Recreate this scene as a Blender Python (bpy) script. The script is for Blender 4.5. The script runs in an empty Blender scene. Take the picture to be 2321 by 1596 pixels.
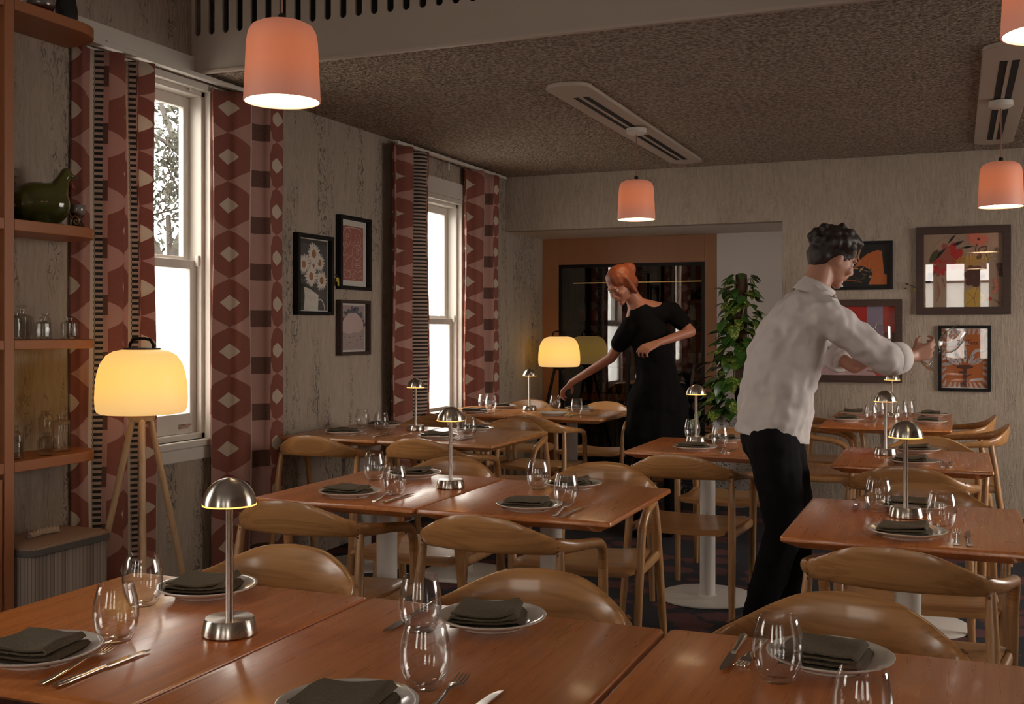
import bpy, bmesh, math, random
import numpy as np
from mathutils import Vector, Matrix, noise as mnoise

S = bpy.context.scene
COL = S.collection
PI = math.pi

# ------------------------------------------------------------------ camera
cam_d = bpy.data.cameras.new('camera')
cam_d.sensor_width = 36.0
cam_d.lens = 36.0 * 2448 / 2321
cam_d.shift_y = -52.0 / 2321
cam_d.clip_start = 0.05
cam = bpy.data.objects.new('camera', cam_d)
COL.objects.link(cam)
cam.location = (0, 0, 1.33)
cam.rotation_euler = (PI / 2, 0, 0.39023)
S.camera = cam

# ------------------------------------------------------------------ world, exposure
S.view_settings.view_transform = 'Standard'
S.view_settings.look = 'None'
S.view_settings.exposure = 0.0
S.view_settings.gamma = 1.0
S.view_settings.use_curve_mapping = False
SKY = 10.3
world = bpy.data.worlds.new('overcast_sky')
S.world = world
world.use_nodes = True
wn = world.node_tree
wn.nodes.clear()
w_out = wn.nodes.new('ShaderNodeOutputWorld')
w_bg = wn.nodes.new('ShaderNodeBackground')
w_tc = wn.nodes.new('ShaderNodeTexCoord')
w_sep = wn.nodes.new('ShaderNodeSeparateXYZ')
w_mr = wn.nodes.new('ShaderNodeMapRange')
w_mr.inputs[1].default_value = -0.25
w_mr.inputs[2].default_value = 0.05
w_mix = wn.nodes.new('ShaderNodeMix')
w_mix.data_type = 'RGBA'
w_mix.inputs[6].default_value = (0.22, 0.21, 0.19, 1)
w_mix.inputs[7].default_value = (1.0, 0.925, 0.84, 1)
wn.links.new(w_tc.outputs['Generated'], w_sep.inputs[0])
wn.links.new(w_sep.outputs[2], w_mr.inputs[0])
wn.links.new(w_mr.outputs[0], w_mix.inputs[0])
wn.links.new(w_mix.outputs[2], w_bg.inputs[0])
w_bg.inputs[1].default_value = SKY
wn.links.new(w_bg.outputs[0], w_out.inputs[0])

# ------------------------------------------------------------------ node helpers
class N:
    """a shader value with operators"""
    def __init__(s, nt, sock): s.nt, s.s = nt, sock
    def _m(s, op, o=None, c=None):
        n = s.nt.nodes.new('ShaderNodeMath'); n.operation = op
        s.nt.links.new(s.s, n.inputs[0])
        for k, v in ((1, o), (2, c)):
            if v is None: continue
            if isinstance(v, N): s.nt.links.new(v.s, n.inputs[k])
            else: n.inputs[k].default_value = v
        return N(s.nt, n.outputs[0])
    def __add__(s, o): return s._m('ADD', o)
    def __sub__(s, o): return s._m('SUBTRACT', o)
    def __mul__(s, o): return s._m('MULTIPLY', o)
    def __truediv__(s, o): return s._m('DIVIDE', o)
    def __lt__(s, o): return s._m('LESS_THAN', o)
    def __gt__(s, o): return s._m('GREATER_THAN', o)
    def mod(s, o): return s._m('FLOORED_MODULO', o)
    def abs(s): return s._m('ABSOLUTE')
    def floor(s): return s._m('FLOOR')
    def sin(s): return s._m('SINE')
    def pow(s, o): return s._m('POWER', o)
    def max(s, o): return s._m('MAXIMUM', o)
    def step(s, a, b):
        n = s.nt.nodes.new('ShaderNodeMapRange'); n.interpolation_type = 'SMOOTHSTEP'
        n.inputs[1].default_value = a; n.inputs[2].default_value = b
        s.nt.links.new(s.s, n.inputs[0]); return N(s.nt, n.outputs[0])

class Mat:
    def __init__(s, name):
        s.m = bpy.data.materials.new(name); s.m.use_nodes = True
        s.nt = s.m.node_tree; s.nt.nodes.clear()
        s.out = s.nt.nodes.new('ShaderNodeOutputMaterial')
        s.p = None
    def node(s, t, **k):
        n = s.nt.nodes.new(t)
        for a, b in k.items(): setattr(n, a, b)
        return n
    def link(s, a, b): s.nt.links.new(a.s if isinstance(a, N) else a, b)
    def principled(s, col=(.5, .5, .5), rough=.5, metal=0, **k):
        p = s.p = s.node('ShaderNodeBsdfPrincipled')
        s.setc(p.inputs['Base Color'], col)
        if isinstance(rough, N): s.link(rough, p.inputs['Roughness'])
        else: p.inputs['Roughness'].default_value = rough
        p.inputs['Metallic'].default_value = metal
        for a, b in k.items(): p.inputs[a.replace('_', ' ')].default_value = b
        s.link(p.outputs[0], s.out.inputs[0]); return s
    def setc(s, inp, col):
        if isinstance(col, (tuple, list)): inp.default_value = (*col[:3], 1)
        else: s.link(col, inp)
    def coord(s, kind='Object', scale=(1, 1, 1), rnd=0.0):
        tc = s.node('ShaderNodeTexCoord'); mp = s.node('ShaderNodeMapping')
        s.link(tc.outputs[kind], mp.inputs[0]); mp.inputs['Scale'].default_value = scale
        if rnd:
            oi = s.node('ShaderNodeObjectInfo'); r = N(s.nt, oi.outputs['Random']) * rnd
            cb = s.node('ShaderNodeCombineXYZ'); s.link(r, cb.inputs[0]); s.link(r * 1.7, cb.inputs[1]); s.link(r * .6, cb.inputs[2])
            s.link(cb.outputs[0], mp.inputs['Location'])
        return mp.outputs[0]
    def noise(s, vec, scale=5, detail=3, rough=.5, dist=0):
        n = s.node('ShaderNodeTexNoise'); s.link(vec, n.inputs['Vector'])
        n.inputs['Scale'].default_value = scale; n.inputs['Detail'].default_value = detail
        n.inputs['Roughness'].default_value = rough; n.inputs['Distortion'].default_value = dist
        return N(s.nt, n.outputs[0])
    def voronoi(s, vec, scale=5, feature='F1'):
        n = s.node('ShaderNodeTexVoronoi'); n.feature = feature; s.link(vec, n.inputs['Vector'])
        n.inputs['Scale'].default_value = scale; return n
    def mix(s, f, a, b):
        n = s.node('ShaderNodeMix', data_type='RGBA')
        if isinstance(f, N): s.link(f, n.inputs[0])
        else: n.inputs[0].default_value = f
        s.setc(n.inputs[6], a); s.setc(n.inputs[7], b); return n.outputs[2]
    def bump(s, h, strength=.3, dist=.01, bsdf=None):
        b = s.node('ShaderNodeBump'); b.inputs['Strength'].default_value = strength
        b.inputs['Distance'].default_value = dist; s.link(h, b.inputs['Height'])
        s.link(b.outputs[0], (bsdf or s.p).inputs['Normal']); return s
    def xyz(s, kind='Object'):
        tc = s.node('ShaderNodeTexCoord'); sp = s.node('ShaderNodeSeparateXYZ')
        s.link(tc.outputs[kind], sp.inputs[0]); return [N(s.nt, o) for o in sp.outputs]

def plain(name, col, rough=.5, metal=0, **k): return Mat(name).principled(col, rough, metal, **k).m
def emit(name, col, st):
    m = Mat(name); e = m.node('ShaderNodeEmission'); e.inputs[0].default_value = (*col, 1); e.inputs[1].default_value = st
    m.link(e.outputs[0], m.out.inputs[0]); return m.m

def wood(name, dark, light, axis='y', rough=.3, coat=.0, grain=1.0):
    m = Mat(name)
    sc = {'y': (1, .04, 1), 'x': (.05, 1, 1), 'z': (1, 1, .05)}[axis]
    v = m.coord('Object', sc, rnd=9)
    big = m.noise(v, 7 * grain, 3, .55, 1.2)
    rings = ((big * 46).sin() * .5 + .5).pow(2.2)
    fine = m.noise(v, 130 * grain, 4, .7)
    f = rings * .28 + fine * .42
    c = m.mix((f * 1.25), light, dark)
    oi = m.node('ShaderNodeObjectInfo'); r = N(m.nt, oi.outputs['Random'])
    hs = m.node('ShaderNodeHueSaturation'); m.link(r * .22 + .89, hs.inputs['Value']); m.link(c, hs.inputs['Color'])
    m.principled(hs.outputs[0], fine * .14 + (rough - .05), 0)
    m.p.inputs['Coat Weight'].default_value = coat; m.p.inputs['Coat Roughness'].default_value = .12
    m.bump(fine + rings * .3, .12, .001)
    return m.m

def thin_glass(name, tint=(1, 1, 1), edge=(.75, .78, .76), base=.04, power=3.0, gain=.75, rough=.0):
    """clear thin-walled glass: see-through, mirrors more at grazing angles"""
    m = Mat(name)
    lw = m.node('ShaderNodeLayerWeight'); lw.inputs[0].default_value = .5
    fac = N(m.nt, lw.outputs['Facing']).pow(power) * gain + base
    tr = m.node('ShaderNodeBsdfTransparent'); gl = m.node('ShaderNodeBsdfGlossy')
    gl.inputs['Roughness'].default_value = rough
    c = m.mix(N(m.nt, lw.outputs['Facing']).pow(4), tint, edge)
    m.link(c, tr.inputs[0])
    mx = m.node('ShaderNodeMixShader')
    m.link(fac, mx.inputs[0]); m.link(tr.outputs[0], mx.inputs[1]); m.link(gl.outputs[0], mx.inputs[2])
    m.link(mx.outputs[0], m.out.inputs[0]); return m.m

# ------------------------------------------------------------------ materials
def plaster(name, c0, c1, crack, ridge):
    m = Mat(name)
    v = m.coord('Object', (1, 1, .16))
    n1 = m.noise(v, 34 * ridge, 4, .62, .6)
    n2 = m.noise(v, 9, 3, .5, .3)
    n3 = m.noise(m.coord('Object', (1, 1, .42)), 30, 2, .55, .9)
    cr = (n3 - .5).abs().step(.035, .006) * n2.step(.46, .62)
    col = m.mix(n1.step(.3, .7), c1, c0)
    col = m.mix(cr * crack, col, (.05, .042, .036))
    m.principled(col, .85)
    m.bump(n1 + n2 * .4 - cr * .5, .75, .012); return m.m
M_wall = plaster('bark_plaster', (.39, .312, .248), (.33, .262, .205), .8, 1.7)
M_wallb = plaster('ribbed_plaster', (.41, .328, .26), (.335, .265, .208), .10, 2.0)
def popcorn():
    m = Mat('popcorn_ceiling'); v = m.coord('Object')
    n = m.noise(v, 48, 3, .65); d = m.voronoi(v, 62); h = N(m.nt, d.outputs[0])
    c = m.mix(n.step(.35, .65), (.24, .175, .125), (.62, .48, .365))
    m.principled(c, .95); m.bump(n * 1.4 - h * .8, 1.0, .035); return m.m
M_ceil = popcorn()
M_white = plain('cream_white_paint', (.60, .55, .49), .45)
M_white2 = plain('white_plaster_paint', (.62, .56, .53), .7)
M_vent = plain('vent_white_metal', (.47, .38, .315), .5)
M_beam = plain('bulkhead_cream_shaded', (.43, .355, .295), .6)  # cream paint with the bulkhead's shade put into the colour
M_void = plain('dark_void', (.006, .006, .006), .8)
def lam(name, c):
    m = Mat(name); n = m.noise(m.coord('Object', (1, 1, .2)), 14, 3)
    m.principled(m.mix(n, tuple(x * .88 for x in c), c), .42); return m.m
M_terra = lam('terracotta_laminate', (.36, .125, .045))
M_cab = lam('cabinet_orange_veneer', (.33, .135, .05))
M_table = wood('stained_ash_table', (.34, .095, .020), (.60, .202, .050), 'y', .27, .22)
M_tableb = wood('pale_stained_ash_table', (.36, .135, .040), (.54, .228, .076), 'y', .27, .22)
M_chair = wood('oiled_ash_chair', (.235, .100, .030), (.50, .245, .090), 'x', .29, .25)
M_chairz = wood('oiled_ash_leg', (.26, .12, .042), (.50, .262, .108), 'z', .34, .2, 1.6)
M_walnut = wood('walnut_frame', (.028, .011, .008), (.055, .024, .016), 'x', .6)
M_pole = wood('beech_tripod', (.42, .25, .13), (.55, .36, .2), 'z', .4, 0, 1.5)
M_basew = plain('white_powder_coat', (.60, .55, .50), .4)
M_black = plain('black_frame_lacquer', (.008, .007, .007), .5, 0, Specular_IOR_Level=.2)
def steel():
    m = Mat('brushed_steel')
    tg = m.node('ShaderNodeTangent'); tg.direction_type = 'RADIAL'; tg.axis = 'Z'
    n = m.noise(m.coord('Object', (1, 1, 1)), 30, 2, .5)
    m.principled((.52, .47, .42), n * .05 + .24, 1.0)
    m.p.inputs['Anisotropic'].default_value = .8; m.p.inputs['Anisotropic Rotation'].default_value = .25
    m.link(tg.outputs[0], m.p.inputs['Tangent']); return m.m
M_steel = steel()
M_cutlery = plain('polished_cutlery', (.60, .56, .52), .16, 1.0)
M_glass = thin_glass('drinking_glass', (.995, .995, .995), (.86, .85, .84), .045, 2.6, .9)
M_bottleglass = thin_glass('pressed_bottle_glass', (.95, .95, .93), (.74, .72, .68), .035, 2.6, .55, .05)
M_pane = thin_glass('window_pane', (.98, .985, .98), (.9, .92, .9), .03, 4, .6)
M_picglass = thin_glass('picture_glass', (1, 1, 1), (.9, .9, .9), .05, 4, .7)
M_coolglass = thin_glass('cooler_glass', (.62, .62, .63), (.5, .5, .5), .11, 3, .6)
def frosted():
    m = Mat('frosted_pane')
    t = m.node('ShaderNodeBsdfTranslucent'); t.inputs[0].default_value = (.95, .95, .94, 1)
    r = m.node('ShaderNodeBsdfTransparent'); r.inputs[0].default_value = (.95, .96, .95, 1)
    x = m.node('ShaderNodeMixShader'); x.inputs[0].default_value = .45
    m.link(t.outputs[0], x.inputs[1]); m.link(r.outputs[0], x.inputs[2]); m.link(x.outputs[0], m.out.inputs[0]); return m.m
M_frost = frosted()
M_china = plain('white_china', (.66, .61, .56), .16, 0, Coat_Weight=.3)
def linen():
    m = Mat('olive_linen'); v = m.coord('Object', (1, 1, 1), rnd=5)
    n = m.noise(v, 420, 2, .7); b = m.noise(v, 18, 2)
    m.principled(m.mix(n.step(.3, .7), (.066, .047, .026), (.135, .100, .060)), .92)
    m.bump(n + b * .8, .5, .0015); return m.m
M_linen = linen()
def carpet():
    m = Mat('patterned_carpet'); v = m.coord('Object')
    vor = m.voronoi(v, 4.6); d = N(m.nt, vor.outputs[0])
    wob = m.noise(v, 16, 3, .6); f = m.noise(v, 260, 2, .8)
    blob = (d + wob * .5).step(.68, .61)
    col = m.mix(f.step(.25, .75), (.006, .007, .012), (.022, .022, .032))
    col2 = m.mix(f.step(.25, .75), (.07, .018, .018), (.16, .046, .042))
    m.principled(m.mix(blob * .85, col, col2), 1.0); m.bump(f, .8, .006); return m.m
M_carpet = carpet()
def curtain_mat():
    m = Mat('block_print_linen')
    tc = m.node('ShaderNodeUVMap'); sp = m.node('ShaderNodeSeparateXYZ'); m.link(tc.outputs[0], sp.inputs[0])
    u, v = N(m.nt, sp.outputs[0]), N(m.nt, sp.outputs[1])
    rust, pink, beige, black, brown = (.27, .080, .055), (.50, .27, .225), (.62, .50, .39), (.010, .011, .014), (.135, .055, .040)
    t = u.mod(.46)
    a = (t - .115).abs() / .115
    vv = ((v.mod(.25) / .25) - .5).abs() * 2
    c = m.mix((vv * -1 + 1) < (a * .5), rust, pink)
    c = m.mix((a / .42 + vv / .33) < 1.0, c, beige)
    c = m.mix(t > .23, c, beige)
    chk = ((v / .0125).floor() + ((t - .28) / .0075).floor()).mod(2)
    c = m.mix(t > .28, c, m.mix(chk, black, beige))
    c = m.mix(t > .295, c, m.mix(v.mod(.025) < .0125, (.48, .36, .29), black))
    blk = m.mix(v.mod(.25) < .09, pink, brown)
    c = m.mix(t > .35, c, blk)
    w = m.noise(m.coord('UV', (1, .12, 1)), 500, 3, .8)
    c = m.mix((w.step(.35, .8)) * .22, c, (.36, .27, .22))
    p = m.node('ShaderNodeBsdfPrincipled'); m.link(c, p.inputs['Base Color']); p.inputs['Roughness'].default_value = .9
    tr = m.node('ShaderNodeBsdfTranslucent'); m.link(c, tr.inputs[0])
    x = m.node('ShaderNodeMixShader'); x.inputs[0].default_value = .22
    m.link(p.outputs[0], x.inputs[1]); m.link(tr.outputs[0], x.inputs[2]); m.link(x.outputs[0], m.out.inputs[0])
    m.bump(w, .25, .001, p); return m.m
M_curtain = curtain_mat()
def shade_mat(name, colmid, coledge, st, z0, z1, basecol):
    """opal lamp shade glowing from the bulb inside it"""
    m = Mat(name); x, y, z = m.xyz()
    g = ((z - z0) / (z1 - z0)).step(0, .5) * ((z - z0) / (z1 - z0)).step(1.12, .62)
    c = m.mix(g, coledge, colmid)
    m.principled(basecol, .5); m.link(c, m.p.inputs['Emission Color']); m.p.inputs['Emission Strength'].default_value = st; return m.m
M_opal = shade_mat('opal_lamp_shade', (1.0, .56, .115), (.78, .45, .15), 1.05, .98, 1.26, (.45, .38, .28))
M_salmon = shade_mat('salmon_pendant_shade', (.62, .135, .036), (.36, .11, .065), .56, 0, .26, (.50, .25, .19))
M_bulb = emit('pendant_diffuser_glow', (1.0, .74, .42), 13.0)
M_amber = emit('table_lamp_glow', (1.0, .42, .085), 3.2)
M_led = emit('cooler_led_strip', (1.0, .55, .16), .7)
M_skin = plain('skin', (.42, .20, .135), .5)
M_skin2 = plain('skin_warm', (.40, .15, .085), .5)
M_shirt = Mat('white_shirt_cotton'); M_shirt.principled((.60, .54, .52), .85); M_shirt.bump(M_shirt.noise(M_shirt.coord('Object'), 14, 2), .25, .02); M_shirt = M_shirt.m
M_trouser = plain('black_trouser_wool', (.009, .008, .009), .9, 0, Specular_IOR_Level=.1)
M_dress = plain('black_dress_cotton', (.006, .005, .005), .9, 0, Specular_IOR_Level=.08)
M_hair = plain('dark_brown_hair', (.020, .011, .008), .55)
M_hairred = plain('copper_red_hair', (.22, .045, .010), .55)
M_shoe = plain('white_sneaker', (.62, .60, .58), .5)
M_eye = plain('eye_white', (.40, .34, .30), .35)

# ------------------------------------------------------------------ mesh helpers
class MB:
    def __init__(s): s.v, s.f, s.mi, s.uv, s.cur = [], [], [], None, 0
    def mat(s, i): s.cur = i; return s
    def add(s, vs, fs):
        o = len(s.v); s.v += [tuple(map(float, p)) for p in vs]
        for f in fs: s.f.append(tuple(o + i for i in f)); s.mi.append(s.cur)
        return s
    def box(s, x0, x1, y0, y1, z0, z1):
        return s.add([(x0, y0, z0), (x1, y0, z0), (x1, y1, z0), (x0, y1, z0), (x0, y0, z1), (x1, y0, z1), (x1, y1, z1), (x0, y1, z1)],
                     [(3, 2, 1, 0), (4, 5, 6, 7), (0, 1, 5, 4), (1, 2, 6, 5), (2, 3, 7, 6), (3, 0, 4, 7)])
    def loft(s, rings, closed=True, caps=True, loop=False):
        n = len(rings[0]); vs = [p for r in rings for p in r]; fs = []
        m = len(rings)
        for i in range(m if loop else m - 1):
            for j in range(n if closed else n - 1):
                a, b = i * n + j, i * n + (j + 1) % n
                c, d = ((i + 1) % m) * n + (j + 1) % n, ((i + 1) % m) * n + j
                fs.append((a, b, c, d))
        if caps and not loop:
            fs.append(tuple(range(n - 1, -1, -1))); fs.append(tuple((m - 1) * n + j for j in range(n)))
        return s.add(vs, fs)
    def lathe(s, prof, seg=32, c=(0, 0, 0), caps=True, rfun=None):
        rings = []
        for k, (r, z) in enumerate(prof):
            rings.append([(c[0] + (r if not rfun else rfun(r, z, 2 * PI * j / seg)) * math.cos(2 * PI * j / seg),
                           c[1] + (r if not rfun else rfun(r, z, 2 * PI * j / seg)) * math.sin(2 * PI * j / seg), c[2] + z) for j in range(seg)])
        return s.loft(rings, True, caps)
    def tube(s, pts, rad, seg=10, sec=None, up=None, caps=True):
        """sweep along pts; rad = float, list of r, or list of (a, b) half sizes across N and B"""
        pts = [Vector(p) for p in pts]; n = len(pts)
        if not isinstance(rad, (list, tuple)): rad = [rad] * n
        T = [(pts[min(i + 1, n - 1)] - pts[max(i - 1, 0)]).normalized() for i in range(n)]
        B = Vector(up) if up else (Vector((0, 0, 1)) if abs(T[0].z) < .9 else Vector((1, 0, 0)))
        rings = []
        for i in range(n):
            B = (B - T[i] * B.dot(T[i])).normalized(); Nn = B.cross(T[i])
            a, b = rad[i] if isinstance(rad[i], (list, tuple)) else (rad[i], rad[i])
            ring = []
            for j in range(seg):
                t = 2 * PI * j / seg; ct, st = math.cos(t), math.sin(t)
                e = sec or 1.0
                cx = math.copysign(abs(ct) ** e, ct); cy = math.copysign(abs(st) ** e, st)
                ring.append(pts[i] + Nn * (a * cx) + B * (b * cy))
            rings.append(ring)
        return s.loft(rings, True, caps)
    def ball(s, c, r, seg=14, rings=9, rot=None):
        r = r if isinstance(r, (tuple, list)) else (r, r, r); vs, fs = [], []
        R = rot or Matrix.Identity(3)
        for i in range(rings + 1):
            ph = PI * i / rings
            for j in range(seg):
                t = 2 * PI * j / seg
                p = R @ Vector((r[0] * math.sin(ph) * math.cos(t), r[1] * math.sin(ph) * math.sin(t), -r[2] * math.cos(ph)))
                vs.append((c[0] + p.x, c[1] + p.y, c[2] + p.z))
        for i in range(rings):
            for j in range(seg):
                fs.append((i * seg + j, i * seg + (j + 1) % seg, (i + 1) * seg + (j + 1) % seg, (i + 1) * seg + j))
        return s.add(vs, fs)
    def cone(s, a, b, ra, rb, seg=14):
        """round cone from a to b"""
        a, b = Vector(a), Vector(b); d = (b - a); L = d.length or 1e-6; d /= L
        pts, rr = [], []
        for k in range(5):
            t = PI / 2 * k / 4; pts.append(a - d * ra * math.cos(t)); rr.append(max(ra * math.sin(t), ra * .03))
        for k in range(5):
            t = PI / 2 * k / 4; pts.append(b + d * rb * math.sin(t)); rr.append(max(rb * math.cos(t), rb * .03))
        return s.tube(pts, rr, seg)
    def prism(s, poly, axis, lo, hi):
        """2D polygon extruded along axis 0,1,2"""
        def P(p, h):
            return {0: (h, p[0], p[1]), 1: (p[0], h, p[1]), 2: (p[0], p[1], h)}[axis]
        n = len(poly)
        vs = [P(p, lo) for p in poly] + [P(p, hi) for p in poly]
        fs = [tuple(range(n - 1, -1, -1)), tuple(range(n, 2 * n))] + [(i, (i + 1) % n, n + (i + 1) % n, n + i) for i in range(n)]
        return s.add(vs, fs)
    def mesh(s, name, mats, smooth=40):
        me = bpy.data.meshes.new(name); me.from_pydata(s.v, [], s.f)
        for m in (mats if isinstance(mats, (list, tuple)) else [mats]): me.materials.append(m)
        if max(s.mi, default=0): me.polygons.foreach_set('material_index', s.mi)
        if s.uv:
            l = me.uv_layers.new(name='UVMap')
            for lp in me.loops: l.data[lp.index].uv = s.uv[lp.vertex_index]
        bm = bmesh.new(); bm.from_mesh(me); bmesh.ops.recalc_face_normals(bm, faces=bm.faces); bm.to_mesh(me); bm.free()
        if smooth:
            me.shade_smooth(); me.set_sharp_from_angle(angle=math.radians(smooth))
        me.update(); return me
    def build(s, name, mats, parent=None, smooth=40, bevel=0, loc=None):
        return link(name, s.mesh(name, mats, smooth), parent, bevel, loc)

def link(name, me, parent=None, bevel=0, loc=None):
    o = bpy.data.objects.new(name, me); COL.objects.link(o)
    if parent: o.parent = parent
    if loc: o.location = loc
    if bevel:
        b = o.modifiers.new('bevel', 'BEVEL'); b.width = bevel; b.segments = 2; b.limit_method = 'ANGLE'; b.angle_limit = .7
    return o
def tag(o, label, cat=None, group=None, kind=None):
    if label: o['label'] = label
    if cat: o['category'] = cat
    if group: o['group'] = group
    if kind: o['kind'] = kind
    return o
def thing(name, loc, label, cat, group=None, rz=0):
    o = bpy.data.objects.new(name, None); COL.objects.link(o); o.empty_display_size = .05
    o.location = loc; o.rotation_euler = (0, 0, rz); return tag(o, label, cat, group)
def struct(o): o['kind'] = 'structure'; return o
def dup(root, loc, rz, label, group=None, name=None):
    r = root.copy(); COL.objects.link(r); r.location = loc; r.rotation_euler = (0, 0, rz); r['label'] = label
    if group: r['group'] = group
    for ch in list(root.children):
        c = ch.copy(); COL.objects.link(c); c.parent = r
        for g in list(ch.children):
            d = g.copy(); COL.objects.link(d); d.parent = c
    return r
def smooth_path(P, k=6):
    P = [np.array(p, float) for p in P]; out = []
    for i in range(len(P) - 1):
        p0, p1, p2, p3 = P[max(i - 1, 0)], P[i], P[i + 1], P[min(i + 2, len(P) - 1)]
        for j in range(k):
            t = j / k
            out.append(.5 * (2 * p1 + (p2 - p0) * t + (2 * p0 - 5 * p1 + 4 * p2 - p3) * t * t + (3 * p1 - p0 - 3 * p2 + p3) * t ** 3))
    out.append(P[-1]); return out
def remeshed(mb, name, mat, voxel, parent=None, smooth=6, noise_amp=0, noise_sc=8):
    """one continuous skin over overlapping round forms"""
    tmp = link('tmp', mb.mesh('tmp', mat, 0))
    r = tmp.modifiers.new('r', 'REMESH'); r.mode = 'VOXEL'; r.voxel_size = voxel; r.use_smooth_shade = True
    sm = tmp.modifiers.new('s', 'SMOOTH'); sm.iterations = smooth; sm.factor = .5
    dg = bpy.context.evaluated_depsgraph_get()
    me = bpy.data.meshes.new_from_object(tmp.evaluated_get(dg))
    bpy.data.objects.remove(tmp)
    if noise_amp:
        for v in me.vertices:
            v.co += v.normal * (noise_amp * mnoise.noise(v.co * noise_sc) + noise_amp * .5 * mnoise.noise(v.co * noise_sc * 2.3))
    me.name = name; me.materials.clear(); me.materials.append(mat); me.shade_smooth()
    return link(name, me, parent)
# ------------------------------------------------------------------ the room
XL, YB, YN, YS, XR = -3.5, 8.36, 9.24, -4.0, 3.2     # left wall, back wall, alcove back, wall behind the camera, right wall
ZC, ZH, YBEAM = 2.60, 3.30, 4.34                      # low ceiling, high ceiling, bulkhead

def wall_grid(name, axis, lo, hi, us, zs, holes, mat):
    """wall slab with openings; axis 0: plane of constant x running along y, axis 1: constant y running along x"""
    mb = MB()
    cu = sorted(set([us[0], us[1]] + [h[0] for h in holes] + [h[1] for h in holes]))
    cz = sorted(set([zs[0], zs[1]] + [h[2] for h in holes] + [h[3] for h in holes]))
    for i in range(len(cu) - 1):
        for j in range(len(cz) - 1):
            uc, zc = (cu[i] + cu[i + 1]) / 2, (cz[j] + cz[j + 1]) / 2
            if any(h[0] < uc < h[1] and h[2] < zc < h[3] for h in holes): continue
            if axis == 0: mb.box(lo, hi, cu[i], cu[i + 1], cz[j], cz[j + 1])
            else: mb.box(cu[i], cu[i + 1], lo, hi, cz[j], cz[j + 1])
    return struct(mb.build(name, mat, smooth=0))

W1 = (3.68, 4.47, .78, 2.53)
W2 = (6.62, 7.47, .62, 2.28)
W3 = (.55, 1.45, .78, 2.53)  # unseen window, added to light the front tables
SW = [(-2.9, -1.9, .78, 2.5), (-.54, -.35, .78, 2.52), (-.19, .16, .78, 2.52), (.36, .56, .78, 2.52), (1.6, 2.7, .78, 2.5)]  # first and last are unseen openings added for more daylight
struct(MB().box(-3.8, 3.5, -4.3, 9.5, -.12, 0).build('floor', M_carpet, smooth=0))
wall_grid('wall_left', 0, XL - .17, XL, (YS - .2, YN + .3), (0, ZH), [W1, W2, W3], M_wall)
wall_grid('wall_back', 1, YB, YB + .12, (-1.22, XR), (0, ZC), [], M_wallb)
struct(MB().box(XL, -1.22, YB, YB + .12, 2.15, ZC).build('wall_back_header', M_wallb, smooth=0))
wall_grid('wall_alcove_right', 0, -1.22, -1.10, (YB + .12, YN + .15), (0, 2.15), [], M_white2)
wall_grid('wall_alcove_back', 1, YN, YN + .15, (-1.90, -1.22), (0, 2.15), [], M_white2)
struct(MB().box(XL, -1.10, YB + .12, YN + .8, 2.15, 2.25).build('ceiling_alcove', M_white2, smooth=0))
wall_grid('wall_right', 0, XR, XR + .15, (YS - .2, YB + .12), (0, ZH), [(4.4, 7.2, .8, 2.4)], M_wallb)
wall_grid('wall_front', 1, YS - .15, YS, (XL, XR), (0, ZH), SW, M_wall)
struct(MB().box(XL, XR, YBEAM + .012, YB, ZC, ZC + .1).build('ceiling_low', M_ceil, smooth=0))
struct(MB().box(XL, XR, YS, YBEAM + .35, ZH, ZH + .1).build('ceiling_high', M_white2, smooth=0))

# bulkhead with the rounded air slots
mb = MB()
zt = 3.12; y0, y1 = YBEAM, YBEAM + .012
sw, pitch, zb = .036, .0828, 2.776
nslot = 20; xs0 = -3.462
mb.box(XL, XR, y0, y1, ZC, zb - .001)
mb.box(XL, XR, y0, y1, zt, ZH)
xe = xs0 - sw / 2 + (nslot - 1) * pitch + sw
mb.box(xe, XR, y0, y1, zb - .001, zt)
mb.box(XL, xs0 - sw / 2, y0, y1, zb - .001, zt)
for k in range(nslot):
    xa = xs0 - sw / 2 + k * pitch; xc = xa + sw / 2
    if k: mb.box(xa - pitch + sw, xa, y0, y1, zb - .001, zt)
    for sgn in (-1, 1):     # rounded slot foot
        poly = [(xc + sgn * sw / 2, zb - .001)] + [(xc + sgn * sw / 2 * math.cos(t), zb + sw / 2 - sw / 2 * math.sin(t)) for t in [PI / 2 * q / 8 for q in range(9)]] + [(xc, zb - .001)]
        mb.prism(poly, 1, y0, y1)
struct(mb.build('wall_bulkhead', M_beam, smooth=0))
struct(MB().box(XL, XR, YBEAM + .28, YBEAM + .3, ZC + .1, ZH).box(XL, XR, YBEAM + .013, YBEAM + .28, ZC + .1, ZC + .11).build('wall_bulkhead_plenum', M_void, smooth=0))
struct(MB().box(XL, XR, YBEAM - .006, YBEAM + .02, ZC - .012, ZC).build('trim_1', M_vent, smooth=0))
struct(MB().box(XL, XL + .022, .2, YBEAM - .002, 2.565, 2.675).build('trim_2', M_white, smooth=0, bevel=.003))

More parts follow.
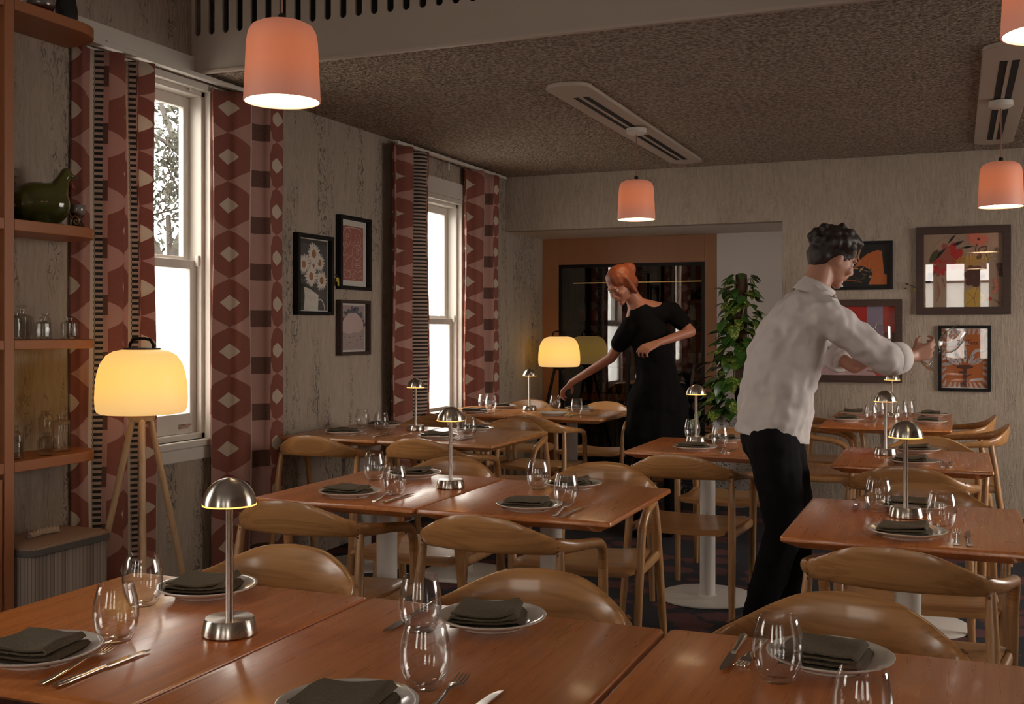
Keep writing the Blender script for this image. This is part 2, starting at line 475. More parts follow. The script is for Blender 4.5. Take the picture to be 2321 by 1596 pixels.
def sash_window(name, y0, y1, z0, z1, zr, x=XL, frost=True):
    """double-hung sash: jamb frame, upper clear sash, lower frosted sash, casing and sill"""
    root = struct(MB().box(x - .16, x - .02, y0, y0 + .03, z0, z1).box(x - .16, x - .02, y1 - .03, y1, z0, z1)
                  .box(x - .16, x - .02, y0, y1, z1 - .03, z1).box(x - .17, x - .02, y0, y1, z0, z0 + .03).build(name, M_white, smooth=0, bevel=.003))
    f = MB()          # upper sash
    xa, xb = x - .125, x - .095
    f.box(xa, xb, y0 + .03, y0 + .075, zr, z1 - .03).box(xa, xb, y1 - .075, y1 - .03, zr, z1 - .03)
    f.box(xa, xb, y0 + .075, y1 - .075, z1 - .085, z1 - .03).box(xa, xb, y0 + .075, y1 - .075, zr, zr + .03)
    f.build('upper_sash', M_white, root, 0, .003)
    MB().box(x - .112, x - .108, y0 + .075, y1 - .075, zr + .03, z1 - .085).build('clear_pane', M_pane, root, 0)
    g = MB()          # lower sash
    xa, xb = x - .085, x - .05
    g.box(xa, xb, y0 + .03, y0 + .08, z0 + .03, zr + .01).box(xa, xb, y1 - .08, y1 - .03, z0 + .03, zr + .01)
    g.box(xa, xb, y0 + .08, y1 - .08, z0 + .03, z0 + .13).box(xa, xb, y0 + .08, y1 - .08, zr - .035, zr + .01)
    g.build('lower_sash', M_white, root, 0, .003)
    MB().box(x - .07, x - .066, y0 + .08, y1 - .08, z0 + .13, zr - .035).build('frosted_pane', M_frost, root, 0)
    MB().box(x - .03, x + .015, y1 - .005, y1 + .055, z0 - .02, z1 + .03).box(x - .03, x + .015, y0 - .055, y0 + .005, z0 - .02, z1 + .03)\
        .box(x - .03, x + .018, y0 - .055, y1 + .055, z1 - .005, z1 + .03).build('casing', M_white, root, 0, .003)
    MB().box(x - .17, x + .022, y0 - .06, y1 + .06, z0 - .035, z0).box(x - .01, x + .010, y0 - .06, y1 + .06, z0 - .10, z0 - .035).build('window_sill', M_white, root, 0, .006)
    MB().box(x - .05, x - .045, y1 - .17, y1 - .10, z0 + .055, z0 + .078).tube([(x - .045, y1 - .16, z0 + .068), (x - .03, y1 - .16, z0 + .068), (x - .03, y1 - .10, z0 + .075)], .004, 6).build('sash_lift', M_cutlery, root)
    MB().box(x - .05, x - .028, y1 - .045, y1 - .02, zr - .02, zr + .035).build('sash_stop', M_white, root, 0, .003)
    return root
sash_window('window_1', *W1, 1.665)
w2 = sash_window('window_2', *W2, 1.40)
MB().box(XL, XL + .022, W2[0] - .07, W2[1] + .07, W2[3] + .03, W2[3] + .15).build('header_board', M_white, w2, 0, .003)
sash_window('window_3', *W3, 1.665)
for k, s in enumerate(SW):
    r = struct(MB().box(s[0], s[0] + .03, YS - .14, YS - .02, s[2], s[3]).box(s[1] - .03, s[1], YS - .14, YS - .02, s[2], s[3])
               .box(s[0], s[1], YS - .14, YS - .02, s[3] - .03, s[3]).box(s[0], s[1], YS - .14, YS - .02, s[2], s[2] + .03)
               .box(s[0], s[1], YS - .12, YS - .05, 2.15, 2.19).build('window_%d' % (k + 4), M_white, smooth=0))
    MB().box(s[0] + .03, s[1] - .03, YS - .08, YS - .076, s[2] + .03, 2.15).build('frosted_pane', M_frost, r, 0)
r = struct(MB().box(XR + .03, XR + .1, 4.4, 4.46, .8, 2.4).box(XR + .03, XR + .1, 7.14, 7.2, .8, 2.4).box(XR + .03, XR + .1, 5.77, 5.83, .8, 2.4).build('window_9', M_white, smooth=0))  # unseen right-hand window, made larger to brighten the back wall

# curtain tracks and curtains
def curtain(label, y0, y1, z0, z1, folds, ph, umap, shift=0, amp=.038, xbase=XL + .062, flare=.03, ramp=0):
    """umap: (t, u) stops along the gathered width; the printed stripes skip cloth that is tucked into a fold"""
    nu, nz = 110, 26; mb = MB(); mb.uv = []
    L = y1 - y0
    ts = [i / nu for i in range(nu + 1)]
    us = list(np.interp(ts, [q[0] for q in umap], [q[1] for q in umap]))
    for j in range(nz + 1):
        q = j / nz; z = z0 + (z1 - z0) * q
        for t, u in zip(ts, us):
            w = math.sin(2 * PI * folds * t + ph); w = math.copysign(abs(w) ** .7, w)
            k = 1 - (1 - q) * .25 * math.sin(3 * t * PI + ph) ** 2
            y = y0 + L * t + flare * (1 - q) * (t - .5) + .010 * math.sin(2 * PI * folds * t * 2 + ph) + .010 * math.sin(6 * t + 2.2 * z + ph) * (1 - q)
            x = xbase + amp * w * k + .005 * math.sin(4 * z + 11 * t)
            if ramp and t < ramp: x = XL + .008 + (x - XL - .008) * (t / ramp) ** .8
            mb.v.append((x, y, z)); mb.uv.append((u, z + shift))
    for j in range(nz):
        for i in range(nu):
            a = j * (nu + 1) + i; mb.f.append((a, a + 1, a + nu + 2, a + nu + 1)); mb.mi.append(0)
    o = mb.build('curtain', M_curtain, smooth=180)
    m = o.modifiers.new('thickness', 'SOLIDIFY'); m.thickness = .003
    return tag(o, label, 'curtain', 'patterned window curtains')
curtain('rust patterned curtain with black ladder stripes behind the glowing floor lamp', 3.537, 4.02, .04, 2.545, 2.5, 1.0,
        [(0, .115), (.19, .232), (.23, .28), (.33, .352), (.34, .46), (.66, .69), (.69, .74), (.74, .812), (.745, 1.035), (1, 1.158)], .11, ramp=.24)
curtain('rust patterned curtain between the near window and the daisy picture', 4.455, 5.02, .04, 2.55, 2.0, 3.4,
        [(0, .0), (.40, .23), (.46, .278), (.58, .35), (.78, .46), (.80, .55), (1, .67)], .16)
curtain('rust patterned curtain on the picture side of the far window', 6.24, 6.82, .04, 2.56, 2.5, 1.2,
        [(0, .02), (.50, .23), (.56, .28), (.64, .296), (.66, .298), (.80, .35), (.81, .56), (1, .67)], .02)
curtain('rust patterned curtain between the far window and the wine cabinet alcove', 7.46, 8.03, .04, 2.56, 2.0, 3.2,
        [(0, .06), (.40, .225), (.45, .278), (.63, .35), (.80, .46), (.81, .55), (1, .67)], .18)
def track(y0, y1, label):
    t = thing('curtain_track', (XL + .062, y0, 2.56), label, 'curtain track')
    MB().box(-.018, .018, 0, y1 - y0, 0, .022).build('rail', M_white, t, 0, .002)
    for k in range(3):
        y = (y1 - y0) * (.12 + .38 * k)
        MB().box(-.062, .01, y - .012, y + .012, .018, .03).box(-.062, -.056, y - .012, y + .012, -.05, .03).build('bracket', M_white, t, 0)
track(3.50, 5.18, 'white curtain rail above the near window')
track(6.33, 8.20, 'white curtain rail above the far window')

# ------------------------------------------------------------------ outside the windows
def euc():
    rnd = random.Random(5)
    t = thing('gum_tree', (-8.2, 9.6, -.6), 'gum tree with grey branches outside the near window', 'tree')
    mb = MB(); tips = []
    def branch(p, d, L, r, lev):
        pts = [p]; q = p.copy(); dd = d.copy()
        for k in range(5):
            dd = (dd + Vector((rnd.uniform(-.25, .25), rnd.uniform(-.25, .25), rnd.uniform(-.08, .2)))).normalized()
            q = q + dd * (L / 5); pts.append(q.copy())
            if lev >= 1: tips.append((q.copy(), dd.copy()))
        mb.tube(pts, [r * (1 - .13 * k) for k in range(6)], 7)
        if lev < 3:
            for _ in range(3 if lev else 5):
                k = rnd.randint(2, 5); nd = (dd + Vector((rnd.uniform(-1, 1), rnd.uniform(-1, 1), rnd.uniform(-.45, .5)))).normalized()
                branch(pts[k].copy(), nd, L * rnd.uniform(.5, .75), r * .5, lev + 1)
    branch(Vector((0, 0, 0)), Vector((.05, .0, 1)), 3.4, .13, 0)
    branch(Vector((.1, .3, .4)), Vector((.1, .2, 1)), 3.0, .09, 0)
    mb.build('trunk', plain('gum_bark', (.05, .042, .035), .9), t)
    lf = MB()
    for (p, d) in tips:
        for _ in range(22):
            a = Vector((rnd.uniform(-1, 1), rnd.uniform(-1, 1), rnd.uniform(-1.4, .1))).normalized(); b = a.cross(Vector((rnd.uniform(-1, 1), rnd.uniform(-1, 1), .3))).normalized()
            o = p + Vector((rnd.gauss(0, .17), rnd.gauss(0, .17), rnd.gauss(0, .17))); l = rnd.uniform(.08, .14); w = .018
            lf.add([o, o + a * l * .4 + b * w, o + a * l, o + a * l * .4 - b * w], [(0, 1, 2, 3)])
    lm = Mat('gum_leaf'); n = lm.noise(lm.coord('Object'), 3, 2)
    lm.principled(lm.mix(n, (.018, .021, .011), (.045, .047, .028)), .6)
    o = lf.build('foliage', lm.m, t, 0); o['kind'] = 'stuff'
euc()
tag(MB().box(-6.3, -6.2, 7.78, 9.6, -.6, 3.6).build('rendered_wall', plain('white_render', (.85, .85, .84), .9), smooth=0), 'white rendered wall outside beside the gum tree', 'wall', kind='structure')

# ------------------------------------------------------------------ ceiling vents and pendant lamps
def vent(x0, y0, y1, label):
    t = thing('ceiling_vent', (x0 + .12, y0, ZC), label, 'air vent', 'ceiling slot vents')
    L = y1 - y0; w = .12
    out = [(w * math.cos(a), .05 + .05 * -math.sin(a)) for a in [PI - PI * k / 12 for k in range(13)]]
    out = [(-w, .10)] + [(w * math.cos(PI - PI * k / 12), .10 - .10 * math.sin(PI * k / 12)) for k in range(1, 12)] + [(w, .10), (w, L - .10)] + \
          [(w * math.cos(PI * k / 12), L - .10 + .10 * math.sin(PI * k / 12)) for k in range(1, 12)] + [(-w, L - .10)]
    MB().prism(out, 2, -.022, 0).build('panel', M_vent, t, 30, .004)
    for (a, b) in ((.30, L / 2 - .12), (L / 2 + .12, L - .22)):
        for x in (-.042, .012):
            MB().box(x, x + .032, a, b, -.0235, -.012).build('slot', M_void, t, 0)
    MB().box(-.008, .008, .3, L - .22, -.026, -.02).build('divider', M_vent, t, 0)
vent(-1.99, 5.22, 8.05, 'long white slot vent on the ceiling above the back tables')
vent(.11, 5.22, 8.0, 'short-looking white slot vent on the ceiling near the top right corner')

def pendant():
    t = thing('pendant_lamp', (0, 0, 0), '', 'pendant lamp', 'salmon glass pendant lamps')
    MB().lathe([(.0, 0), (.062, -.004), (.062, -.03), (.045, -.042), (0, -.044)], 24, caps=False).build('canopy', M_white, t)
    prof = [(.014, .268), (.02, .266), (.07, .262), (.092, .250), (.103, .230), (.108, .20), (.117, 0), (.113, .0), (.104, .198), (.099, .225), (.088, .243), (.068, .254), (.014, .259)]
    s = MB().lathe(prof, 48, caps=False).build('lamp_shade', M_salmon, t)
    MB().lathe([(0, .006), (.1128, .006), (.1128, .010), (0, .010)], 40, caps=False).build('diffuser', M_bulb, s)
    MB().lathe([(.0, .264), (.012, .264), (.012, .29), (.004, .296), (0, .296)], 12, caps=False).build('cord_grip', M_black, s)
    c = MB().lathe([(.0028, 0), (.0028, 1)], 8).build('cord', plain('copper_cord', (.30, .14, .09), .6), t)
    return t, s, c
pd, pds, pdc = pendant()
PEND = [(-1.83, 6.47, ZC - .026, 2.006, 'salmon pendant lamp in front of the wine cabinet'),
        (.225, 6.45, ZC - .026, 1.995, 'salmon pendant lamp hanging from the vent near the framed floral picture'),
        (-1.915, 2.80, ZH, 2.028, 'large salmon pendant lamp hanging in front of the slotted bulkhead'),
        (.215, 2.87, ZH, 2.034, 'salmon pendant lamp cut off by the top right corner')]
for k, (x, y, zt_, zb_, lab) in enumerate(PEND):
    r = pd if k == 0 else dup(pd, (0, 0, 0), 0, lab)
    r.location = (x, y, zt_); r['label'] = lab
    for ch in r.children:
        if ch.name.startswith('lamp_shade'): ch.location.z = zb_ - zt_; ch.scale.z = .92
        if ch.name.startswith('cord') and not ch.name.startswith('cord_grip'):
            ch.location.z = zb_ - zt_ + .268; ch.scale.z = (zt_ - .04) - (zb_ + .268)
# ------------------------------------------------------------------ tables
TZ = .75
def table(x0, x1, y0, y1, label, mat, nx=1, group='ash dining tables'):
    cx, cy = (x0 + x1) / 2, (y0 + y1) / 2
    t = thing('dining_table', (cx, cy, 0), label, 'table', group)
    hx, hy = (x1 - x0) / 2, (y1 - y0) / 2
    def ring(ins, z, r=.012):
        pts = []
        for (sx, sy, a0) in ((1, 1, 0), (-1, 1, PI / 2), (-1, -1, PI), (1, -1, 3 * PI / 2)):
            for k in range(4):
                a = a0 + PI / 2 * k / 3
                pts.append((sx * (hx - ins - r) + r * math.cos(a), sy * (hy - ins - r) + r * math.sin(a), z))
        return pts
    MB().loft([ring(.05, .713), ring(.045, .712), ring(.006, .731), ring(.0, .736), ring(.0, .744), ring(.002, .7485), ring(.006, .75)]).build('tabletop', mat, t, 30)
    MB().lathe([(.038, .016), (.038, .700)], 32, caps=True).build('column', M_basew, t)
    MB().lathe([(0, 0), (.236, 0), (.24, .003), (.24, .009), (.234, .012), (.045, .014), (.041, .018), (0, .018)], 56, caps=False).build('base_disc', M_basew, t)
    MB().box(-.13, .13, -.13, .13, .699, .711).build('mounting_plate', M_basew, t, 0)
    return t
table(-1.815, -1.176, 1.30, 2.045, 'foreground ash table on the left, carrying the large mushroom lamp', M_table)
table(-1.170, -.522, 1.30, 2.048, 'foreground ash table in the middle of the bottom edge, between two others', M_table)
table(-.512, .133, 1.30, 2.055, 'foreground ash table in the bottom right corner', M_table)
table(-2.245, -1.618, 3.10, 3.88, 'second-row ash table nearest the curtain, left half of a joined pair', M_table)
table(-1.612, -.958, 3.10, 3.855, 'second-row ash table with a free right corner, right half of a joined pair', M_table)
table(-3.39, -2.80, 4.93, 5.735, 'pale ash table pushed against the wall under the three pictures', M_tableb)
table(-2.795, -2.135, 4.93, 5.735, 'pale ash table beside the one under the three pictures', M_tableb)
table(-3.39, -2.785, 6.66, 7.42, 'pale ash table beside the far window', M_tableb)
table(-2.78, -2.115, 6.66, 7.42, 'pale ash table in front of the wine cabinet where the woman leans', M_tableb)
table(-1.465, -.815, 4.96, 5.68, 'ash table behind the waiter with one white disc base in view', M_table)
table(-.458, .188, 3.083, 3.83, 'ash table right of the waiter, nearest of the right-hand row', M_table)
table(-.499, .143, 4.80, 5.54, 'middle ash table of the right-hand row', M_table)
table(-.767, -.022, 6.69, 7.335, 'ash table at the back under the framed prints, front half of a pair', M_table)
table(-.767, -.022, 7.340, 7.98, 'ash table touching the back wall side, rear half of a pair', M_table)

# ------------------------------------------------------------------ chair: curved back running into arms and front legs
M_joint = plain('finger_joint_end_grain', (.20, .085, .03), .5)
def make_chair():
    t = thing('dining_chair', (0, 0, 0), '', 'chair', 'bentwood ash armchairs')
    key = [(0, -.262, .7235, .011, .0575), (.08, -.256, .7195, .011, .0530), (.140, -.238, .708, .0115, .0420), (.194, -.205, .693, .012, .0300),
           (.231, -.157, .683, .013, .0235), (.251, -.09, .676, .0155, .019), (.260, -.01, .668, .017, .0165), (.264, .06, .658, .017, .0165),
           (.262, .112, .641, .0165, .0165), (.258, .142, .607, .0165, .0165), (.255, .154, .56, .0165, .0165), (.251, .170, .42, .0165, .0165), (.247, .180, .25, .0155, .0155), (.243, .192, .0, .0135, .0135)]
    P = smooth_path(key, 6)
    def rings_of(pts, seg=14):
        rings = []; q = [Vector(p[:3]) for p in pts]; n = len(q); mid = n // 2; Bs = {}
        for rng in (range(mid, n), range(mid, -1, -1)):
            B = Vector((0, 0, 1))
            for i in rng:
                T = (q[min(i + 1, n - 1)] - q[max(i - 1, 0)]).normalized()
                B = (B - T * B.dot(T)).normalized(); Bs[i] = B.copy()
        for i in range(n):
            B = Bs[i]
            T = (q[min(i + 1, n - 1)] - q[max(i - 1, 0)]).normalized()
            B = (B - T * B.dot(T)).normalized(); Nn = B.cross(T); ring = []
            e = 1 - .28 * min(1, max(0, (pts[i][4] - .018) / .03))
            for j in range(seg):
                a = 2 * PI * j / seg; ca, sa = math.cos(a), math.sin(a)
                p = q[i] + Nn * (pts[i][3] * math.copysign(abs(ca) ** e, ca)) + B * (pts[i][4] * math.copysign(abs(sa) ** e, sa))
                p.y += -.25 * max(0, pts[i][4] - .018) * sa
                ring.append(p)
            rings.append(ring)
        return rings
    j = 22; k = 60     # finger joint index, knuckle index
    full = [(-p[0], p[1], p[2], p[3], p[4]) for p in P[:0:-1]] + P
    R = rings_of(full); n0 = len(P) - 1
    mb = MB(); mb.loft(R[n0 - j:n0 + j + 1]); back = mb.build('backrest', M_chair, t, 60)
    for sx in (-1, 1):
        a_, b_, c_ = (n0 + j, n0 + k, None) if sx > 0 else (n0 - j, n0 - k, None)
        mb = MB(); mb.loft(R[a_:b_ + 1] if sx > 0 else R[b_:a_ + 1]); mb.build('armrest', M_chair, t, 60)
        mb = MB(); mb.loft(R[b_:] if sx > 0 else R[:b_ + 1]); mb.build('leg', M_chairz, t, 60)
        jt = MB()
        p, pn = P[j], P[j + 1]
        for f in range(5):      # finger joint lines on the outside of the back
            zz = p[2] + (f - 2) * .0125
            d = Vector((sx * (pn[0] - p[0]), pn[1] - p[1], 0)).normalized(); nrm = Vector((sx * -d.y * sx, 0, 0))
            o = Vector((sx * p[0], p[1] - .25 * (p[4] - .018) * (f - 2) / 2.6, zz)); out = Vector((d.y, -d.x, 0)) * (1 if sx > 0 else -1)
            c = o + out * .0122
            jt.add([c - d * .012 + Vector((0, 0, .0035)), c + d * .012 + Vector((0, 0, .0010)), c + d * .012 - Vector((0, 0, .0010)), c - d * .012 - Vector((0, 0, .0035)),
                    c - d * .012 + Vector((0, 0, .0035)) - out * .004, c + d * .012 + Vector((0, 0, .0010)) - out * .004, c + d * .012 - Vector((0, 0, .0010)) - out * .004, c - d * .012 - Vector((0, 0, .0035)) - out * .004],
                   [(0, 1, 2, 3), (7, 6, 5, 4), (0, 4, 5, 1), (1, 5, 6, 2), (2, 6, 7, 3), (3, 7, 4, 0)])
        jt.build('finger_joint', M_joint, back, 0)
        MB().tube([(sx * .226, -.172, .672), (sx * .232, -.190, .55), (sx * .236, -.205, .42), (sx * .243, -.238, .2), (sx * .25, -.268, 0)],
                  [.0125, .0165, .0175, .0160, .0125], 14).build('leg', M_chairz, t, 60)
        MB().tube([(sx * .234, -.203, .425), (sx * .235, .0, .418), (sx * .246, .165, .425)], [(.010, .020), (.012, .016), (.010, .020)], 10, .7).build('side_rail', M_chairz, t, 50)
    ny, nx = 14, 16; top, bot = [], []
    for a in range(ny + 1):
        v = a / ny; y = -.205 + .425 * v; hw = .212 + .03 * v - .02 * max(0, .25 - v)
        if v > .93: hw -= .012
        rt, rb = [], []
        for b in range(nx + 1):
            u = b / nx * 2 - 1
            e = max(abs(u) - .88, 0) / .12; ey = max(v - .9, 0) / .1
            d = .018 * (1 - u * u) * (1 - .5 * v) + .010 * e ** 2 + .012 * ey ** 2
            rt.append((u * hw, y, .452 - d)); rb.append((u * hw * .985, y, .418 - .006 * (1 - abs(u)) + .008 * e))
        top.append(rt); bot.append(rb)
    rings = [top[a] + bot[a][::-1] for a in range(ny + 1)]
    MB().loft(rings).build('seat', M_chair, t, 45)
    return t
chair0 = make_chair(); used = []
def chair(x, yb, rz, label):
    """x, yb: where the middle of the back board stands; rz: 0 faces +Y"""
    off = Matrix.Rotation(rz, 3, 'Z') @ Vector((0, -.262, 0))
    loc = (x - off.x, yb - off.y, 0)
    if not used:
        used.append(1); chair0.location = loc; chair0.rotation_euler = (0, 0, rz); chair0['label'] = label; return chair0
    return dup(chair0, loc, rz, label)
A = PI
chair(-1.565, 2.335, A + .03, 'armchair behind the foreground table with the large mushroom lamp, only its back showing')
chair(-.880, 2.315, A + .02, 'armchair behind the middle foreground table, back seen over a folded napkin')
chair(-.205, 2.35, A - .10, 'armchair at the bottom right foreground table, back seen behind a wine glass')
chair(-1.995, 2.93, .02, 'armchair at the second-row table nearest the curtain, seen from behind')
chair(-1.31, 2.92, .0, 'armchair seen from behind at the second-row table with the free right corner')
chair(-2.00, 4.22, A - .02, 'armchair facing us behind the mushroom lamp of the second-row pair')
chair(-1.345, 4.29, A + .03, 'armchair facing us at the free right corner of the second-row pair')
chair(-3.10, 4.78, .04, 'armchair beside the patterned curtain at the table under the three pictures')
chair(-2.52, 4.86, -.05, 'armchair seen from behind at the pale table left of the wine cabinet')
chair(-3.10, 6.22, A, 'dark-looking armchair on the window side behind the table under the three pictures')
chair(-2.52, 6.17, A + .05, 'armchair facing us behind the right end of the pale third-row table')
chair(-3.115, 6.50, .05, 'armchair back in shade in front of the far window table')
chair(-2.55, 6.44, .0, 'armchair seen from behind at the table where the woman leans')
chair(-3.10, 7.93, A, 'armchair back at the far side of the table by the far window')
chair(-2.47, 7.90, A, 'armchair back at the far side of the table, against the wine cabinet glass')
chair(-1.145, 4.685, -.03, 'armchair seen from behind, standing alone left of the waiter')
chair(-1.12, 6.08, A, 'armchair behind the waiter tucked in from the plant side')
chair(-.155, 2.885, -.11, 'armchair seen from behind at the nearest table of the right-hand row')
chair(-.12, 4.18, A + .02, 'armchair facing us behind the nearest lamp of the right-hand row')
chair(-.19, 4.63, -.02, 'armchair seen from behind at the middle table of the right-hand row')
chair(-.13, 5.96, A, 'armchair facing us behind the middle table of the right-hand row')
chair(-1.02, 6.98, -PI / 2 + .05, 'armchair side-on at the left of the back table, nearer the waiter')
chair(-1.02, 7.66, -PI / 2, 'armchair side-on at the left of the back table, against the wall')
chair(.275, 6.90, PI / 2, 'armchair side-on at the right of the back table, nearer one')
chair(.225, 7.60, PI / 2, 'armchair side-on at the right of the back table, one by the wall')

# ------------------------------------------------------------------ table lamps
def make_lamp():
    t = thing('table_lamp', (0, 0, 0), '', 'table lamp', 'brushed steel mushroom table lamps')
    MB().lathe([(0, 0), (.048, 0), (.0515, .002), (.0518, .005), (.0465, .030), (.045, .0315), (.006, .0312), (0, .0312)], 48, caps=False).build('base', M_steel, t)
    MB().lathe([(.0075, .031), (.0072, .24), (.0105, .252), (.014, .262)], 20, caps=False).build('stem', M_steel, t)
    n = 14
    prof = [(.0503 * math.cos(PI / 2 * k / n), .2465 + .0503 * math.sin(PI / 2 * k / n)) for k in range(n + 1)]
    prof[-1] = (.0005, prof[-1][1])
    inner = [(.0005, .2945)] + [(.0487 * math.cos(PI / 2 * k / n), .2465 + .0487 * math.sin(PI / 2 * k / n)) for k in range(n - 1, -1, -1)]
    d = MB().lathe(prof + inner, 48, caps=False).build('dome_shade', M_steel, t)
    MB().lathe([(.0484, .2452), (.0506, .2447), (.0508, .2472), (.0484, .2472)], 40, caps=False).build('light_ring', M_amber, d)
    MB().lathe([(.011, .2505), (.044, .2505), (.044, .2525), (.011, .2525)], 32, caps=False).build('light_disc', M_amber, d)
    return t
lamp0 = make_lamp()
for k, (x, y, lab) in enumerate([
    (-1.279, 1.696, 'largest steel mushroom lamp, on the foreground left table'),
    (-1.708, 3.562, 'steel mushroom lamp on the second-row pair of tables'),
    (-2.858, 5.50, 'steel mushroom lamp in front of the curtain, on the table under the pictures'),
    (-2.82, 7.184, 'steel mushroom lamp on the far table left of the woman, its shade lit grey'),
    (-1.229, 5.46, 'steel mushroom lamp in front of the dark leafy plant'),
    (-.144, 3.545, 'steel mushroom lamp on the nearest table of the right-hand row'),
    (-.302, 5.263, 'steel mushroom lamp on the middle table of the right-hand row'),
    (-.390, 7.50, 'steel mushroom lamp on the back table below the red picture')]):
    r = lamp0 if k == 0 else dup(lamp0, (0, 0, 0), 0, lab)
    r.location = (x, y, TZ + .0006); r['label'] = lab

# ------------------------------------------------------------------ plates, napkins, glasses, cutlery
def plate_mesh():
    def rf(r, z, a):
        return r
    prof = [(0, .004), (.058, .004), (.062, .0), (.067, .0), (.069, .004), (.088, .010), (.1045, .0175), (.1072, .0195), (.1075, .0212), (.1060, .0218), (.100, .0200), (.090, .0165), (.080, .0118), (.072, .0088), (.064, .0078), (0, .0074)]
    seg = 128; mb = MB(); rings = []
    for k, (r, z) in enumerate(prof):
        rip = .0007 if 10 <= k <= 12 else 0
        rings.append([(r * math.cos(2 * PI * j / seg), r * math.sin(2 * PI * j / seg), z + (rip if j % 2 else -rip)) for j in range(seg)])
    mb.loft(rings, True, False)
    return mb.mesh('plate', M_china, 60)
ME_plate = plate_mesh()
def napkin_mesh(seed, w=.135, d=.115):
    rnd = random.Random(seed); mb = MB(); th = .0074; layers = 4
    # folded cloth cross-section: layers stacked, folds at alternate ends
    def section(y, q):
        out_t, path = [], []
        zz = .0075
        for L in range(layers):
            x0, x1 = -w / 2 + .003 * L * (q + .3), w / 2 - .004 * L
            rng = [k / 10 for k in range(11)]
            if L % 2: rng = rng[::-1]
            for k in rng:
                x = x0 + (x1 - x0) * k
                sag = .0022 * math.sin(5 * k + seed + 6 * q) * (L + 1) / layers + .003 * (k - .5) ** 2 * L
                edge = .0025 * max(0, (k - .75) / .25) * (1 if L else 0)
                path.append((x, zz + sag + edge))
            if L < layers - 1:
                xe = x1 if L % 2 == 0 else x0
                sgn = 1 if L % 2 == 0 else -1
                path.append((xe + sgn * th * .55, zz + th * .5))
            zz += th
        return path
    ny = 10; half = .0019; rings = []
    for a in range(ny + 1):
        q = a / ny; y = -d / 2 + d * q; pth = section(y, q)
        up, dn = [], []
        for i, p in enumerate(pth):
            p0, p1 = pth[max(i - 1, 0)], pth[min(i + 1, len(pth) - 1)]
            tx, tz = p1[0] - p0[0], p1[1] - p0[1]; l = math.hypot(tx, tz) or 1
            nx, nz = -tz / l * half, tx / l * half
            yy = y + .004 * math.sin(seed + 7 * i / len(pth)) * (1 if q > .5 else -.6)
            up.append((p[0] + nx, yy, p[1] + nz)); dn.append((p[0] - nx, yy, p[1] - nz))
        rings.append(up + dn[::-1])
    mb.loft(rings)
    return mb.mesh('napkin', M_linen, 70)
ME_nap = [napkin_mesh(k * 1.7 + .4) for k in range(4)]
def glass_mesh():
    out = [(0, 0), (.024, 0), (.0265, .0015), (.0325, .012), (.0385, .028), (.0412, .046), (.0410, .062), (.0385, .080), (.0345, .096), (.0322, .1055)]
    inn = [(.0314, .1060), (.0312, .1052), (.0335, .095), (.0374, .079), (.0398, .062), (.0400, .047), (.0374, .030), (.031, .016), (.021, .0095), (0, .0085)]
    return MB().lathe(out + inn, 44, caps=False).mesh('wine_glass', M_glass, 60)
ME_glass = glass_mesh()
def fork_parts():
    mb = MB()
    mb.tube([(0, 0, .003), (0, .03, .0032), (0, .09, .006), (0, .125, .0105), (0, .142, .0085)], [(.0075, .0018), (.0068, .0018), (.0042, .002), (.0035, .002), (.0085, .0012)], 10)
    mb.tube([(0, .140, .0088), (0, .152, .007), (0, .160, .0062)], [(.0088, .0012), (.0118, .001), (.0122, .001)], 10)
    h = mb.mesh('handle', M_cutlery, 60)
    ti = MB()
    for k in range(4):
        x = -.0098 + k * .00655
        ti.tube([(x, .158, .0062), (x, .178, .0062), (x * .97, .199, .0105)], [(.0022, .0009), (.0018, .0009), (.0009, .0007)], 8)
    return h, ti.mesh('tines', M_cutlery, 60)
ME_fh, ME_ft = fork_parts()
def knife_parts():
    h = MB().tube([(0, 0, .0045), (0, .01, .0045), (0, .06, .004), (0, .112, .004)], [(.0075, .0035), (.0082, .004), (.0068, .0035), (.005, .003)], 10, .8).mesh('handle', M_cutlery, 50)
    b = MB(); sec = []
    for (y, a, bb) in ((.112, -.005, .005), (.122, -.007, .0065), (.16, -.0085, .007), (.195, -.0075, .007), (.213, -.0015, .0065), (.219, .004, .0055)):
        sec.append([(a, y, .003), (bb, y, .0022), (bb, y, .0048), (a, y, .0034)])
    b.loft(sec); return h, b.mesh('blade', M_cutlery, 30)
ME_kh, ME_kb = knife_parts()

def fork(x, y, rz, label):
    o = tag(link('fork', ME_fh, None, 0, (x, y, TZ + .0005)), label, 'fork', 'forks beside the plates'); o.rotation_euler.z = rz
    link('tines', ME_ft, o)
def knife(x, y, rz, label, roll=0):
    o = tag(link('knife', ME_kh, None, 0, (x, y, TZ + .001 + roll * .004)), label, 'knife', 'knives beside the plates'); o.rotation_euler = (0, roll * 1.2, rz)
    link('blade', ME_kb, o)
def plate(x, y, label): return tag(link('dinner_plate', ME_plate, None, 0, (x, y, TZ + .0004)), label, 'plate', 'white china side plates')
def napkin(x, y, rz, k, label, dz=0):
    o = tag(link('napkin', ME_nap[k % 4], None, 0, (x, y, TZ + .0015 + dz)), label, 'napkin', 'folded olive linen napkins'); o.rotation_euler.z = rz; return o
def glass(x, y, label): return tag(link('wine_glass', ME_glass, None, 0, (x, y, TZ + .0012)), label, 'glass', 'stemless wine glasses')

